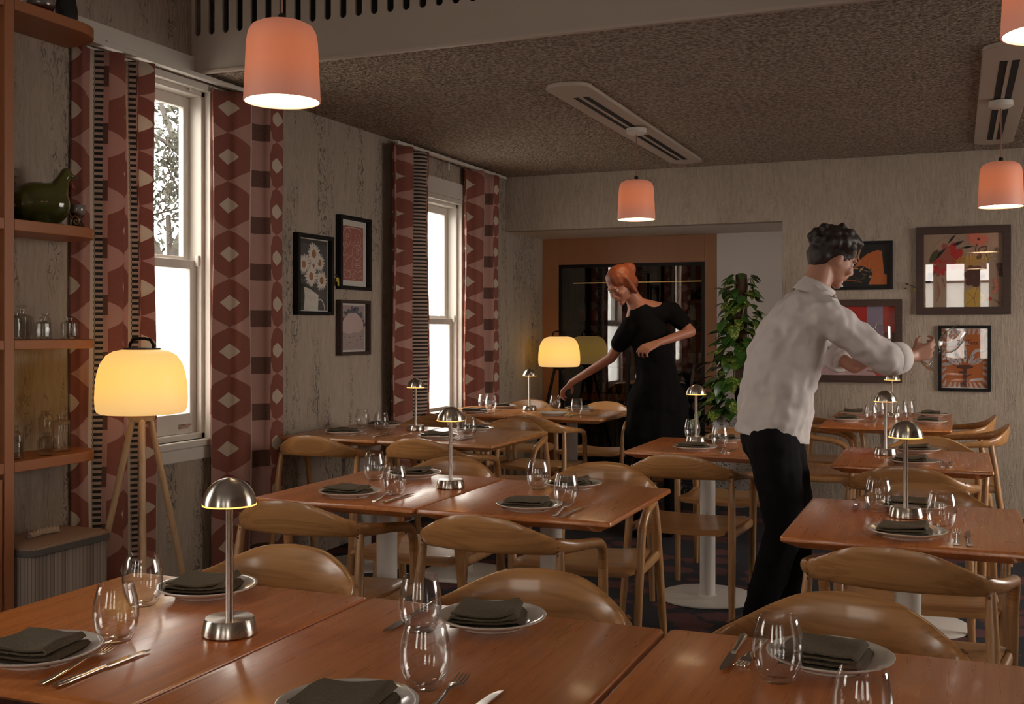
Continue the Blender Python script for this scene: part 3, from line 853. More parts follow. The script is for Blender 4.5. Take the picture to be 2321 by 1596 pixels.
# settings: (plate x, y, napkin turn, where) ; where is written into every label of the setting
SET = [
    (-1.493, 1.440, .18, 'near-left corner of the foreground left table', 0),
    (-1.518, 1.935, .35, 'far side of the foreground left table behind the big lamp', 1),
    (-.845, 1.405, .12, 'bottom edge of the picture, on the middle foreground table', 2),
    (-.843, 1.945, .30, 'far side of the middle foreground table', 1),
    (-.202, 1.935, -.10, 'far side of the bottom right foreground table', 3),
    (-1.947, 3.252, .10, 'near side of the second-row table by the curtain', 0),
    (-1.964, 3.765, .18, 'far side of the second-row table by the curtain', 2),
    (-1.270, 3.236, .12, 'near side of the second-row table with the free corner', 3),
    (-1.295, 3.735, .20, 'far side of the second-row table with the free corner', 1),
    (-3.110, 5.140, .05, 'near side of the table against the wall under the pictures', 0),
    (-3.128, 5.620, .10, 'far side of the table against the wall under the pictures', 2),
    (-2.538, 5.145, .10, 'near side of the third-row table with the free corner', 1),
    (-2.530, 5.610, .12, 'far side of the third-row table with the free corner', 3),
    (-3.069, 6.800, .05, 'near side of the table by the far window', 0),
    (-3.084, 7.300, .40, 'far side of the table by the far window', 2),
    (-2.505, 6.820, None, 'near side of the table where the woman leans', 0),
    (-2.479, 7.295, .15, 'far side of the table by the wine cabinet', 1),
    (-1.157, 5.115, .08, 'near side of the table behind the waiter', 3),
    (-1.105, 5.560, .20, 'far side of the table behind the waiter', 0),
    (-.128, 3.216, -.02, 'near side of the nearest right-hand table', 2),
    (-.134, 3.690, -.05, 'far side of the nearest right-hand table, behind the lamp', 3),
    (-.170, 4.935, .0, 'near side of the middle right-hand table', 1),
    (-.171, 5.420, -.05, 'far side of the middle right-hand table', 2),
    (-.632, 7.060, 1.50, 'left side of the back table, front place', 0),
    (-.637, 7.640, 1.62, 'left side of the back table, rear place', 1),
    (-.152, 7.090, 1.60, 'right side of the back table, front place', 2),
    (-.150, 7.680, 1.55, 'right side of the back table, rear place', 3)]
for (x, y, rz, where, k) in SET:
    plate(x, y, ('empty white plate, ' if rz is None else 'white plate under a napkin, ') + where)
    if rz is not None: napkin(x - .008, y, rz, k, 'folded olive napkin, ' + where)
for (x, y, lab) in [
    (-1.578, 1.800, 'wine glass beside the far plate of the foreground left table'),
    (-1.441, 1.573, 'wine glass above the fork on the foreground left table'),
    (-.951, 1.850, 'upper of the two overlapping wine glasses on the middle foreground table'),
    (-.793, 1.560, 'lower of the two overlapping wine glasses on the middle foreground table'),
    (-.272, 1.812, 'wine glass in front of the napkin on the bottom right foreground table'),
    (-.120, 1.577, 'wine glass cut off by the bottom edge of the picture'),
    (-2.069, 3.640, 'rear-left wine glass of the pair on the second-row table by the curtain'),
    (-1.817, 3.340, 'wine glass by the crossed cutlery on the second-row table by the curtain'),
    (-1.402, 3.655, 'taller-looking rear wine glass on the second-row table with the free corner'),
    (-1.187, 3.352, 'wine glass by the cutlery on the second-row table with the free corner'),
    (-3.241, 5.560, 'wine glass nearest the wall on the table under the pictures'),
    (-3.020, 5.390, 'second wine glass from the wall on the table under the pictures'),
    (-2.623, 5.520, 'wine glass half hidden by a lamp dome on the third-row table'),
    (-2.436, 5.316, 'wine glass right of the lamp dome on the third-row table'),
    (-3.175, 7.180, 'left wine glass of the pair beside the far curtain'),
    (-3.062, 7.050, 'right wine glass of the pair beside the far curtain'),
    (-2.645, 7.240, 'wine glass under the hand of the leaning woman'),
    (-2.387, 6.960, 'wine glass right of the empty plate, in front of the wine cabinet'),
    (-1.278, 5.590, 'wine glass left of the lamp on the table behind the waiter'),
    (-1.064, 5.250, 'wine glass right of the lamp on the table behind the waiter'),
    (-.229, 3.614, 'wine glass left of the lamp on the nearest right-hand table'),
    (-.039, 3.365, 'wine glass right of the lamp on the nearest right-hand table'),
    (-.492, 7.080, 'front left wine glass on the back table'),
    (-.465, 7.440, 'rear left wine glass on the back table'),
    (-.313, 7.200, 'front right wine glass on the back table'),
    (-.291, 7.590, 'rear right wine glass on the back table')]: glass(x, y, lab)
for (x, y, rz, lab) in [
    (-1.376, 1.330, .155, 'fork leaning toward the wine glass on the foreground left table'),
    (-.732, 1.425, .10, 'fork at the bottom edge of the middle foreground table'),
    (-1.805, 3.170, .19, 'fork on the second-row table by the curtain'),
    (-1.150, 3.140, .12, 'fork on the second-row table with the free corner'),
    (-2.905, 5.070, .1, 'fork near the wall on the table under the pictures'),
    (-2.400, 5.070, .08, 'fork on the pale third-row table beside the right glass'),
    (-2.945, 6.800, .1, 'fork by the pair of glasses beside the far curtain'),
    (-2.385, 6.720, .1, 'fork on the table where the woman leans'),
    (-1.021, 5.040, .1, 'fork on the table behind the waiter'),
    (.001, 3.130, .0, 'fork on the nearest right-hand table'),
    (-.052, 4.860, .0, 'fork on the middle right-hand table'),
    (-.330, 2.035, A - .05, 'fork half hidden behind the wine glass on the bottom right table'),
    (-.265, 3.800, A, 'fork at the far side of the nearest right-hand table')]: fork(x, y, rz, lab)
for (x, y, rz, lab) in [
    (-1.342, 1.328, .01, 'knife with a thick handle on the foreground left table'),
    (-.680, 1.370, -.04, 'knife at the bottom edge of the middle foreground table'),
    (-1.756, 3.150, .03, 'knife on the second-row table by the curtain'),
    (-1.118, 3.120, .0, 'knife on the second-row table with the free corner'),
    (-2.880, 5.060, .0, 'knife near the wall on the table under the pictures'),
    (-2.370, 5.050, .02, 'knife on the pale third-row table beside the right glass'),
    (-2.355, 6.710, .0, 'knife on the table where the woman leans'),
    (-.980, 5.030, .0, 'knife on the table behind the waiter'),
    (.034, 3.125, .02, 'knife on the nearest right-hand table'),
    (-.022, 4.860, .0, 'knife on the middle right-hand table'),
    (-.369, 2.040, A + .02, 'dark-bladed knife on the bottom right foreground table'),
    (-1.016, 2.030, A + .05, 'knife behind the two overlapping glasses on the middle foreground table'),
    (-.308, 3.815, A + .03, 'knife at the far side of the nearest right-hand table')]: knife(x, y, rz, lab)
# ------------------------------------------------------------------ terracotta shelf unit against the left wall
t = thing('shelf_unit', (XL, 3.0, 0), 'terracotta shelf unit with rounded shelves at the left edge', 'shelf')
XD = .25                                # depth of the shelves
MB().box(0, XD, -.025, .021, 0, 2.72).build('upright_panel', M_terra, t, 0, .003)
SHZ = [(2.524, 2.566), (1.699, 1.742), (1.252, 1.289), (.793, .833)]
def shelf_poly(y1s, y1w, d):
    pts = [(0, .021), (d, .021)]
    for k in range(0, 13):              # rounded free end: straight front edge turning in to the wall
        a = PI / 2 * k / 12
        pts.append((d * math.cos(a) ** .7 if k < 12 else 0, y1s + (y1w - y1s) * math.sin(a) ** .9))
    return pts
for k, (a, b) in enumerate(SHZ):
    MB().prism(shelf_poly(.34, .53, XD), 2, a, b).build('rounded_shelf', M_terra, t, 30, .003)
for k, (a, b) in enumerate(SHZ):
    MB().box(0, XD, -.6, -.025, a, b).build('shelf', M_terra, t, 0, .003)
MB().box(.0, .012, -.6, -.025, .05, .82).build('back_panel', M_terra, t, 0)
MB().box(.0, XD, -.63, -.6, 0, 2.72).build('upright_panel', M_terra, t, 0, .003)
for k in range(2):
    d = MB().box(XD - .02, XD, -.03 - .285 * (k + 1) + .004, -.03 - .285 * k - .004, .06, .775).build('cupboard_door', M_terra, t, 0, .002)
    MB().ball((XD + .012, -.03 - .285 * k - .24, .66), .012).build('knob', M_black, d)
MB().box(.02, XD - .03, -.6, -.03, 0, .06).build('plinth', M_terra, t, 0)

# things on the shelves
def glaze(name, c0, c1, z0, z1, rough=.12):
    m = Mat(name); x, y, z = m.xyz(); n = m.noise(m.coord('Object'), 22, 3)
    m.principled(m.mix((z + n * .03 - .015).step(z0, z1), c0, c1), rough, 0, Coat_Weight=.4); return m.m
zs = 2.566
tag(MB().lathe([(0, 0), (.03, 0), (.034, .006), (.052, .03), (.057, .05), (.052, .075), (.034, .092), (.031, .105), (.036, .112), (.030, .112), (.027, .1), (0, .09)], 32, caps=False)
    .build('glazed_jar', glaze('maroon_grey_glaze', (.06, .015, .012), (.22, .18, .16), .03, .045), loc=(-3.345, 3.235, zs)), 'round jar with grey over maroon glaze on the top shelf', 'jar')
tag(MB().lathe([(0, 0), (.038, 0), (.044, .02), (.043, .06), (.036, .10), (.040, .13), (.034, .15), (.030, .15), (0, .14)], 9, caps=False)
    .build('black_vase', plain('black_glaze', (.012, .013, .013), .18), loc=(-3.335, 3.36, zs), smooth=20), 'faceted black vase at the rounded end of the top shelf', 'vase')
tag(MB().lathe([(0, 0), (.03, 0), (.045, .03), (.04, .07), (.03, .1), (.026, .1), (0, .02)], 28, caps=False)
    .build('glazed_cup', plain('speckled_glaze', (.25, .22, .19), .25), loc=(-3.345, 3.11, zs)), 'speckled cup half hidden by the upright on the top shelf', 'cup')
zs = 1.742
bt = thing('ceramic_bird', (-3.372, 3.262, zs), 'olive green glazed ceramic bird on the second shelf', 'figurine', rz=-.60)
mb = MB()
for (y, z, ry, rz_) in ((-.01, .088, .105, .086), (.035, .088, .078, .086), (-.06, .080, .068, .068)):
    mb.ball((0, y, z), (.072, ry, rz_), 20, 14)
mb.cone((0, .055, .12), (0, .088, .195), .050, .025).cone((0, .088, .195), (0, .096, .214), .026, .023).cone((0, .100, .212), (0, .140, .198), .014, .005)
mb.lathe([(0, 0), (.05, 0), (.055, .02), (.06, .04), (0, .05)], 20, caps=False)
remeshed(mb, 'body', glaze('olive_glaze', (.025, .03, .006), (.075, .072, .012), .01, .16, .10), .0045, bt, 2)
MB().cone((0, .085, .222), (0, .095, .235), .007, .003).build('comb', plain('dark_glaze', (.08, .07, .02), .2), bt)
MB().cone((0, .118, .180), (0, .124, .160), .005, .008).build('wattle', plain('red_glaze', (.25, .03, .015), .2), bt)
tag(MB().lathe([(0, 0), (.032, 0), (.029, .008), (.020, .03), (.019, .04), (.028, .058), (.033, .075), (.032, .092), (.030, .098), (.0275, .098), (.029, .085), (.026, .066), (0, .05)], 32, caps=False)
    .build('ceramic_goblet', glaze('goblet_glaze', (.045, .012, .008), (.17, .15, .13), .055, .066), loc=(-3.34, 3.425, zs)), 'small wavy goblet with grey rim and maroon foot beside the green bird', 'goblet')
sp = [(0, (.002 + .0023 * a) * math.cos(a), .024 + (.002 + .0023 * a) * math.sin(a)) for a in [k * .35 for k in range(0, 27)]]
tag(MB().tube(sp, .0038, 8).build('spiral_ornament', plain('bronze_spiral', (.16, .09, .03), .3, .6), loc=(-3.30, 3.375, zs + .0015)), 'little bronze spiral ornament between green bird and goblet', 'ornament')
tag(MB().lathe([(0, 0), (.04, 0), (.05, .03), (.05, .09), (.03, .14), (.02, .17), (.03, .19), (.026, .19), (0, .15)], 28, caps=False)
    .build('dark_jug', glaze('dark_jug_glaze', (.015, .012, .01), (.10, .045, .02), .05, .1), loc=(-3.42, 3.11, zs)), 'dark glazed jug peeping out behind the green ceramic bird', 'jug')
def bottle(name, x, y, z, r, hb, rn, hn, label, square=False, ribs=0, stopper=False):
    t = thing(name, (x, y, z), label, 'bottle', 'clear glass bottles on the shelves', rz=.3)
    seg = 48
    def rf(rr, zz, a):
        if zz < hb and rr > rn * 1.2:
            if square: rr = rr * min(1.28, 1 / max(abs(math.cos(a)), abs(math.sin(a)), .01))
            if ribs: rr *= 1 + .035 * math.cos(ribs * a)
        return rr
    q = .88 if square else 1
    MB().lathe([(0, 0), (r * .9 * q, 0), (r * q, .006), (r * q, hb * .9), (r * .9 * q, hb), (rn, hb + .008), (rn, hb + hn - .006), (rn * 1.3, hb + hn - .004), (rn * 1.3, hb + hn), (rn * .85, hb + hn), (rn * .8, hb + .006), (r * .82 * q, hb * .94), (r * .86 * q, .012), (0, .010)], seg, caps=False, rfun=rf).build('body', M_bottleglass, t, 40)
    if stopper:
        MB().lathe([(0, -.01), (rn * .7, -.01), (rn * .75, .006), (rn * 1.6, .010), (rn * 1.7, .018), (0, .02)], 20, caps=False, c=(0, 0, hb + hn)).build('stopper', M_bottleglass, t)
z3, z4 = 1.289, .833
bottle('glass_bottle', -3.41, 3.205, z3, .040, .095, .013, .022, 'square glass bottle with a stopper, tallest on the third shelf', True, 0, True)
bottle('glass_bottle', -3.32, 3.225, z3, .034, .066, .012, .020, 'squat round glass bottle at the front of the third shelf', False, 6)
bottle('glass_bottle', -3.42, 3.335, z3, .021, .085, .013, .020, 'slim glass bottle standing behind others on the third shelf')
bottle('glass_bottle', -3.33, 3.37, z3, .031, .068, .016, .018, 'ribbed glass bottle nearest the curtain on the third shelf', False, 24)
bottle('glass_bottle', -3.33, 3.10, z3, .026, .085, .012, .02, 'glass bottle half hidden by the upright on the third shelf')
bottle('glass_bottle', -3.31, 3.235, z4, .033, .068, .013, .024, 'straight-sided glass bottle at the front of the lowest shelf', True)
bottle('glass_bottle', -3.40, 3.165, z4, .026, .060, .010, .020, 'small round-shouldered glass bottle on the lowest shelf')
bottle('glass_bottle', -3.36, 3.36, z4, .037, .125, .016, .024, 'tall ribbed glass bottle nearest the curtain on the lowest shelf', False, 14)
bottle('glass_bottle', -3.43, 3.345, z4, .030, .145, .016, .020, 'tall plain glass bottle behind the ribbed one on the lowest shelf')
bottle('glass_bottle', -3.32, 3.09, z4, .030, .10, .012, .03, 'tall glass bottle half hidden by the upright on the lowest shelf')

# ------------------------------------------------------------------ laundry hamper
t = thing('bamboo_hamper', (-3.325, 3.252, 0), 'grey bamboo slat hamper with a rope handle under the shelves', 'basket')
def rrect(hx, hy, r, z, n=6, rip=0):
    pts = []
    for (sx, sy, a0) in ((1, 1, 0), (-1, 1, PI / 2), (-1, -1, PI), (1, -1, 3 * PI / 2)):
        for k in range(n + 1):
            a = a0 + PI / 2 * k / n
            pts.append((sx * (hx - r) + r * math.cos(a), sy * (hy - r) + r * math.sin(a), z))
    return pts
hm = Mat('bamboo_slats'); x_, y_, z_ = hm.xyz(); 
slat = ((x_ + y_) / .0185).mod(1.0); gap = (slat < .10); sid = ((x_ + y_) / .0185).floor()
wn_ = hm.node('ShaderNodeTexWhiteNoise'); wn_.noise_dimensions = '1D'; hm.link(sid, wn_.inputs['W'])
c_ = hm.mix(N(hm.nt, wn_.outputs[0]), (.27, .21, .175), (.42, .34, .285))
hm.principled(hm.mix(gap, c_, (.05, .04, .035)), .6); hm.bump((slat - .5).abs() * -1, .5, .004)
MB().loft([rrect(.132, .203, .04, .01), rrect(.134, .205, .04, .485)], True, True).build('basket_body', hm.m, t, 40)
hl = Mat('bamboo_lid'); x_, y_, z_ = hl.xyz(); hl.principled(hl.mix((x_ / .011).mod(1.0) < .12, (.36, .235, .175), (.13, .085, .06)), .6)
l = MB().loft([rrect(.139, .210, .045, .496), rrect(.139, .210, .045, .506), rrect(.129, .200, .045, .513)]).build('lid', hl.m, t, 40)
MB().loft([rrect(.139, .210, .045, .474), rrect(.142, .213, .045, .476), rrect(.142, .213, .045, .498), rrect(.139, .210, .045, .500)]).build('rim_band', plain('grey_felt_band', (.13, .12, .115), .9), t, 40)
rope = plain('cotton_rope', (.48, .37, .28), .9)
mb = MB()
for ph in (0, PI):
    mb.tube([(-.02 + .008 * math.cos(.7 * k + ph), -.075 + .15 * k / 40, .524 + .006 * math.sin(PI * k / 40) + .006 * math.sin(.7 * k + ph)) for k in range(41)], .0085, 8)
mb.build('rope_handle', rope, l)
mb = MB()
for ph in (0, PI):
    mb.tube([(.05 * math.sin(PI * k / 20) * .3 + .004 * math.cos(k + ph), .214 + .012 * math.sin(PI * k / 20) + .004 * math.sin(k + ph), .44 - .09 * k / 20) for k in range(21)], .006, 7)
mb.build('rope_handle', rope, t)

# ------------------------------------------------------------------ floor lamps
def floor_lamp(x, y, label, legmat, hz0, rot):
    t = thing('floor_lamp', (x, y, 0), label, 'floor lamp', 'opal tripod floor lamps')
    R = .183; prof = []
    z0, z1 = hz0, hz0 + .262
    pr = [(0, z0), (R * .88, z0), (R * .95, z0 + .006), (R * .985, z0 + .022), (R, z0 + .06), (R * .985, z0 + .12), (R * .95, z0 + .165), (R * .88, z0 + .205), (R * .76, z0 + .238), (R * .60, z0 + .255), (R * .4, z1), (0, z1)]
    s = MB().lathe(pr, 56, caps=False).build('lamp_shade', M_opal, t, 60)
    MB().tube([(-.062, 0, z1 - .004), (-.060, 0, z1 + .022), (-.045, 0, z1 + .040), (-.02, 0, z1 + .045), (.02, 0, z1 + .045), (.045, 0, z1 + .040), (.060, 0, z1 + .022), (.062, 0, z1 - .004)], .0065, 10).build('carry_handle', M_black, t)
    MB().lathe([(0, z1 - .001), (.075, z1 - .001), (.075, z1 + .006), (.02, z1 + .008), (0, z1 + .008)], 28, caps=False).build('top_cap', M_black, t)
    MB().lathe([(0, z0 - .03), (.05, z0 - .03), (.06, z0 + .002), (0, z0 + .002)], 24, caps=False).build('hub', legmat, t)
    for k in range(3):
        a = rot + 2 * PI * k / 3
        MB().tube([(.035 * math.cos(a), .035 * math.sin(a), z0 - .005), (.15 * math.cos(a), .15 * math.sin(a), z0 * .5), (.26 * math.cos(a), .26 * math.sin(a), .0)], [.013, .0135, .0105], 12).build('leg', legmat, t)
    return t
floor_lamp(-3.10, 3.53, 'glowing opal floor lamp on a beech tripod by the near window', M_pole, .984, .39 + math.radians(171))
floor_lamp(-3.20, 8.86, 'glowing opal floor lamp on black legs beside the wine cabinet', M_black, 1.003, .39 + math.radians(190))

# ------------------------------------------------------------------ pictures
def picture(name, label, side, u0, u1, z0, z1, fw, fmat, matw, draw, mats, dep=.028, paper=(.62, .57, .52)):
    """side 'L': hangs on the left wall, local x runs along +Y; side 'B': on the back wall, local x along +X. Local y = height, z = out of the wall"""
    w, h = u1 - u0, z1 - z0
    t = thing(name, (0, 0, 0), label, 'picture', 'framed prints')
    if side == 'L': t.matrix_world = Matrix(((0, 0, 1, XL), (1, 0, 0, u0), (0, 1, 0, z0), (0, 0, 0, 1)))
    else: t.matrix_world = Matrix(((1, 0, 0, u0), (0, 0, -1, YB), (0, 1, 0, z0), (0, 0, 0, 1)))
    f = MB()
    for (a, b, c, d) in ((0, w, 0, fw), (0, w, h - fw, h), (0, fw, fw, h - fw), (w - fw, w, fw, h - fw)): f.box(a, b, c, d, 0, dep)
    f.build('frame', fmat, t, 0, .0015)
    MB().box(fw, w - fw, fw, h - fw, .001, .008).build('mount', plain('mount_paper', paper, .8), t, 0)
    mb = MB(); iw, ih = w - 2 * fw - 2 * matw, h - 2 * fw - 2 * matw
    lay = [0]
    def P(x, y): return (fw + matw + x * iw, fw + matw + y * ih)
    def poly(pts, m, l=None):
        lay[0] += 1; z = .0085 + .00007 * lay[0]
        mb.mat(m); mb.prism([P(*p) for p in pts], 2, .0082, z)
    def line(pts, r, m, kk=5):
        lay[0] += 1; z = .0088 + .00007 * lay[0]; mb.mat(m)
        pp = [P(*p) for p in smooth_path(pts, kk)]
        mb.tube([(p[0], p[1], z) for p in pp], [(r, .0004)] * len(pp), 6, up=(0, 0, 1))
    draw(poly, line, iw, ih)
    mb.build('print', mats, t, 0)
    MB().box(fw - .001, w - fw + .001, fw - .001, h - fw + .001, dep * .55, dep * .55 + .002).build('glazing', M_picglass, t, 0)
    return t
FULL = [(0, 0), (1, 0), (1, 1), (0, 1)]
def ell(cx, cy, rx, ry, n=20, rot=0, a0=0, a1=2 * PI):
    out = []
    for k in range(n):
        a = a0 + (a1 - a0) * k / (n if a1 - a0 > 6.2 else n - 1); x, y = rx * math.cos(a), ry * math.sin(a)
        out.append((cx + x * math.cos(rot) - y * math.sin(rot), cy + x * math.sin(rot) + y * math.cos(rot)))
    return out
def pm(n, c): return plain('print_' + n, c, .8)
P_char, P_cream, P_rose, P_rustred, P_ochre, P_blue, P_orange, P_blk, P_red, P_green, P_brown, P_yel, P_lil = [pm(n, c) for n, c in (
    ('charcoal', (.035, .033, .030)), ('cream', (.62, .56, .49)), ('rose', (.50, .33, .30)), ('rust_red', (.33, .085, .055)), ('ochre', (.30, .10, .02)), ('slate_blue', (.05, .055, .09)),
    ('orange', (.50, .13, .03)), ('black', (.012, .011, .012)), ('red', (.45, .025, .02)), ('olive', (.07, .065, .025)), ('brown', (.09, .03, .022)), ('yellow', (.50, .30, .06)), ('lilac', (.25, .20, .27)))]
def d_daisy(poly, line, iw, ih):
    poly(FULL, 0); ar = iw / ih
    rnd = random.Random(3)
    for (x0, y0, x1, y1) in ((.42, .3, .35, .5), (.5, .3, .5, .6), (.56, .28, .7, .45), (.62, .28, .86, .3)): line([(x0, y0), ((x0 + x1) / 2 + .03, (y0 + y1) / 2), (x1, y1)], .0016, 3, 4)
    poly([(.22, 0), (.68, 0), (.70, .22), (.62, .24), (.42, .30), (.22, .33), (.25, .2)], 1)
    line([(.69, .15), (.80, .15), (.88, .08), (.90, .01)], .004, 1)
    for (cx, cy, r, tilt) in ((.34, .66, .16, .1), (.48, .72, .12, .4), (.72, .68, .17, .8), (.20, .64, .19, .3), (.52, .80, .21, .0), (.50, .63, .12, .5), (.42, .48, .20, .2), (.76, .43, .19, .6)):
        n = 17
        for k in range(n):
            a = 2 * PI * k / n + tilt; L = r * rnd.uniform(.85, 1.08); ux, uy = math.cos(a), math.sin(a) * ar; nx, ny = -math.sin(a), math.cos(a) * ar; w = r * .13
            poly([(cx, cy), (cx + ux * L * .6 + nx * w, cy + uy * L * .6 + ny * w), (cx + ux * L * .95 + nx * w * .5, cy + uy * L * .95 + ny * w * .5), (cx + ux * L, cy + uy * L), (cx + ux * L * .95 - nx * w * .5, cy + uy * L * .95 - ny * w * .5), (cx + ux * L * .6 - nx * w, cy + uy * L * .6 - ny * w)], 1)
        poly(ell(cx, cy, r * .34, r * .36 * ar, 14), 2)
picture('framed_print', 'black framed print of white daisies in a jug on charcoal', 'L', 5.222, 5.602, 1.412, 1.882, .022, M_black, .006, d_daisy, [P_char, P_cream, P_ochre, P_green], dep=.04)
def d_faces(poly, line, iw, ih):
    poly(FULL, 0)
    for pts in ([(.12, .74), (.08, .86), (.18, .95), (.34, .95), (.42, .86), (.40, .72), (.30, .64), (.20, .70), (.16, .64), (.08, .68), (.06, .64), (.12, .60), (.18, .66)],
                [(.22, .74), (.20, .84), (.32, .84), (.34, .80), (.26, .80)], [(.60, .92), (.62, .80), (.56, .70), (.44, .66)], [(.70, .92), (.70, .74), (.78, .72), (.80, .84), (.86, .84), (.88, .70), (.80, .66)],
                [(.30, .64), (.12, .55), (.06, .44), (.22, .47), (.34, .44), (.22, .38), (.08, .24)], [(.5, .64), (.78, .66), (.92, .56), (.86, .44), (.66, .40), (.50, .46), (.48, .56), (.56, .63)],
                [(.66, .52), (.72, .56), (.78, .52), (.74, .48), (.66, .52)], [(.62, .38), (.84, .38), (.86, .34), (.62, .33), (.60, .29), (.84, .29), (.86, .25), (.62, .24)],
                [(.08, .2), (.30, .17), (.5, .2), (.74, .16), (.9, .2), (.94, .10), (.8, .05)], [(.10, .16), (.14, .06), (.34, .05), (.40, .12), (.34, .18)], [(.46, .12), (.54, .02), (.62, .10), (.56, .14), (.50, .09)],
                [(.28, .97), (.7, .97), (.92, .92), (.96, .7)], [(.5, .40), (.46, .28), (.52, .22)], [(.36, .44), (.46, .46)], [(.72, .66), (.66, .60), (.80, .58), (.9, .64)]):
        line(pts, .0028, 1)
picture('framed_print', 'tall black framed print of cream line faces on red, highest on the window wall', 'L', 5.680, 6.055, 1.575, 2.030, .022, M_black, .036, d_faces, [P_rustred, P_rose], dep=.04)
def d_hill(poly, line, iw, ih):
    poly(FULL, 0); rnd = random.Random(8)
    for k in range(46):
        a = PI * rnd.random(); rr = rnd.uniform(.36, .50); poly(ell(.5 + rr * 1.0 * math.cos(a), .52 + rr * .9 * math.sin(a), .035, .05, 8, rnd.random() * 3), 1)
    poly([(.06, .42), (.04, .52), (.16, .70), (.36, .82), (.62, .84), (.82, .74), (.94, .60), (.92, .46), (.74, .38), (.56, .40), (.40, .36), (.2, .38)], 2)
    for k in range(8): line([(.55 + .03 * k, .5), (.6 + .03 * k, .62), (.58 + .04 * k, .72)], .0008, 3)
    for k in range(14): poly(ell(rnd.uniform(.1, .9), rnd.uniform(.06, .3), .012, .008, 6), 1)
picture('framed_print', 'dark framed print of a pale rounded hill under blue foliage, lowest on the window wall', 'L', 5.680, 6.045, 1.168, 1.510, .020, M_walnut, .012, d_hill, [pm('mauve', (.34, .25, .23)), P_blue, pm('blush', (.52, .38, .35)), P_rose], dep=.04)
def flower_pick(mtx, label):
    t = thing('flower_ornament', (0, 0, 0), label, 'ornament'); t.matrix_world = mtx
    MB().tube([(-.03, .02, .012), (-.01, .005, .03), (.02, -.005, .032), (.04, -.02, .02)], .0028, 6).ball((-.02, .012, .03), (.012, .007, .006)).ball((-.03, -.02, .016), (.006, .006, .01)).build('stem', plain('dark_stem', (.03, .02, .015), .6), t)
    mb = MB()
    for (x, y) in ((.04, -.03), (.055, -.055)):
        for k in range(5): mb.ball((x + .009 * math.cos(k * 1.26), y + .009 * math.sin(k * 1.26), .024), (.010, .008, .004), 8, 5)
    mb.build('blossom', plain('yellow_blossom', (.42, .33, .015), .6), t)
flower_pick(Matrix(((0, 0, 1, XL), (1, 0, 0, 5.625), (0, 1, 0, 1.66), (0, 0, 0, 1))), 'tiny yellow flower ornament on the wall between daisy picture and red picture')
flower_pick(Matrix(((1, 0, 0, -.31), (0, 0, -1, YB), (0, 1, 0, 1.645), (0, 0, 0, 1))), 'tiny yellow flower ornament on the back wall left of the big floral picture')
def d_floral(poly, line, iw, ih):
    poly(FULL, 0); rnd = random.Random(11); ar = iw / ih
    line([(.15, .6), (.12, .8), (.3, .97), (.5, .9)], .0009, 7)
    for (cx, cy, s) in ((.33, .72, .17), (.25, .62, .13), (.40, .64, .14), (.20, .52, .10)):
        for k in range(7):
            a = k * .9 + cx * 9; poly(ell(cx + s * .5 * math.cos(a), cy + s * .5 * math.sin(a), s * .55, s * .28, 12, a), 1 if k % 3 else 2)
    for (x0, y0, x1, y1, w) in ((.08, .60, .30, .82, .03), (.30, .86, .42, 1.0, .02), (.46, .80, .66, .83, .018), (.36, .84, .52, .90, .025), (.02, .33, .14, .48, .07)):
        dx, dy = x1 - x0, y1 - y0; poly([(x0, y0), (x0 + dx * .5 - dy * w * 8 * .3, y0 + dy * .5 + w), (x1, y1), (x0 + dx * .5, y0 + dy * .5 - w)], 3 if w < .05 else 4)
    poly(ell(.13, .70, .04, .10, 14, -.5), 5)
    for k in range(16):
        a = PI * k / 15; poly([(.58, .52), (.58 + .17 * math.cos(a) - .012, .58 + .11 * math.sin(a)), (.58 + .19 * math.cos(a), .59 + .13 * math.sin(a)), (.58 + .17 * math.cos(a) + .012, .58 + .11 * math.sin(a))], 6)
    for k in range(6): poly(ell(.64 + .07 * math.cos(k), .42 + .09 * math.sin(k), .07, .055, 12, k), 8)
    for k in range(5): poly(ell(.68 + .08 * math.cos(k * 1.3 + .4), .92 + .035 * math.sin(k * 1.3), .07, .05, 12, k), 9)
    poly(ell(.70, .92, .02, .02, 8), 4)
    line([(.68, .86), (.66, .76), (.72, .72), (.80, .78), (.78, .82), (.70, .78), (.74, .68)], .0035, 8)
    for (x, y) in ((.70, .67), (.93, .77)): poly(ell(x, y, .03, .03, 10), 5)
    line([(.93, .76), (.86, .72)], .002, 5)
    for k in range(12): poly(ell(.80 + rnd.gauss(0, .04), .66 + rnd.gauss(0, .04), .016, .016, 8), 6 if k % 2 else 10)
    for k in range(5): poly(ell(.64 + .07 * math.cos(k * 1.25), .12 + .09 * math.sin(k * 1.25), .065, .07, 12), 6)
    for k in range(5): line([(.64, .12), (.64 + .12 * math.cos(k * 1.25), .12 + .15 * math.sin(k * 1.25))], .0008, 8, 3)
    for k in range(4): poly(ell(.90 + .03 * math.sin(k), .20 + .05 * k, .035, .018, 10, .5 * k), 9)
    poly(ell(.84, .11, .03, .03, 5), 1)
    for (x, y) in ((.97, .50), (.98, .44), (.96, .56)): poly(ell(x, y, .035, .035, 10), 8)
    line([(.18, .36), (.20, .20), (.17, .08)], .003, 2); line([(.24, .40), (.27, .28)], .003, 2)
    line([(.89, .085), (.905, .10), (.915, .07), (.93, .09), (.935, .05), (.95, .075), (.96, .04)], .0011, 4)
picture('framed_print', 'large walnut framed picture of red and yellow flowers on the back wall', 'B', -.268, .355, 1.435, 2.063, .052, M_walnut, .0, d_floral,
        [pm('sand', (.36, .24, .165)), P_red, P_rustred, P_blk, pm('deep_black', (.01, .01, .012)), P_green, P_yel, P_brown, P_brown, pm('coral', (.55, .15, .10)), pm('pale_green', (.40, .36, .18))], dep=.035)
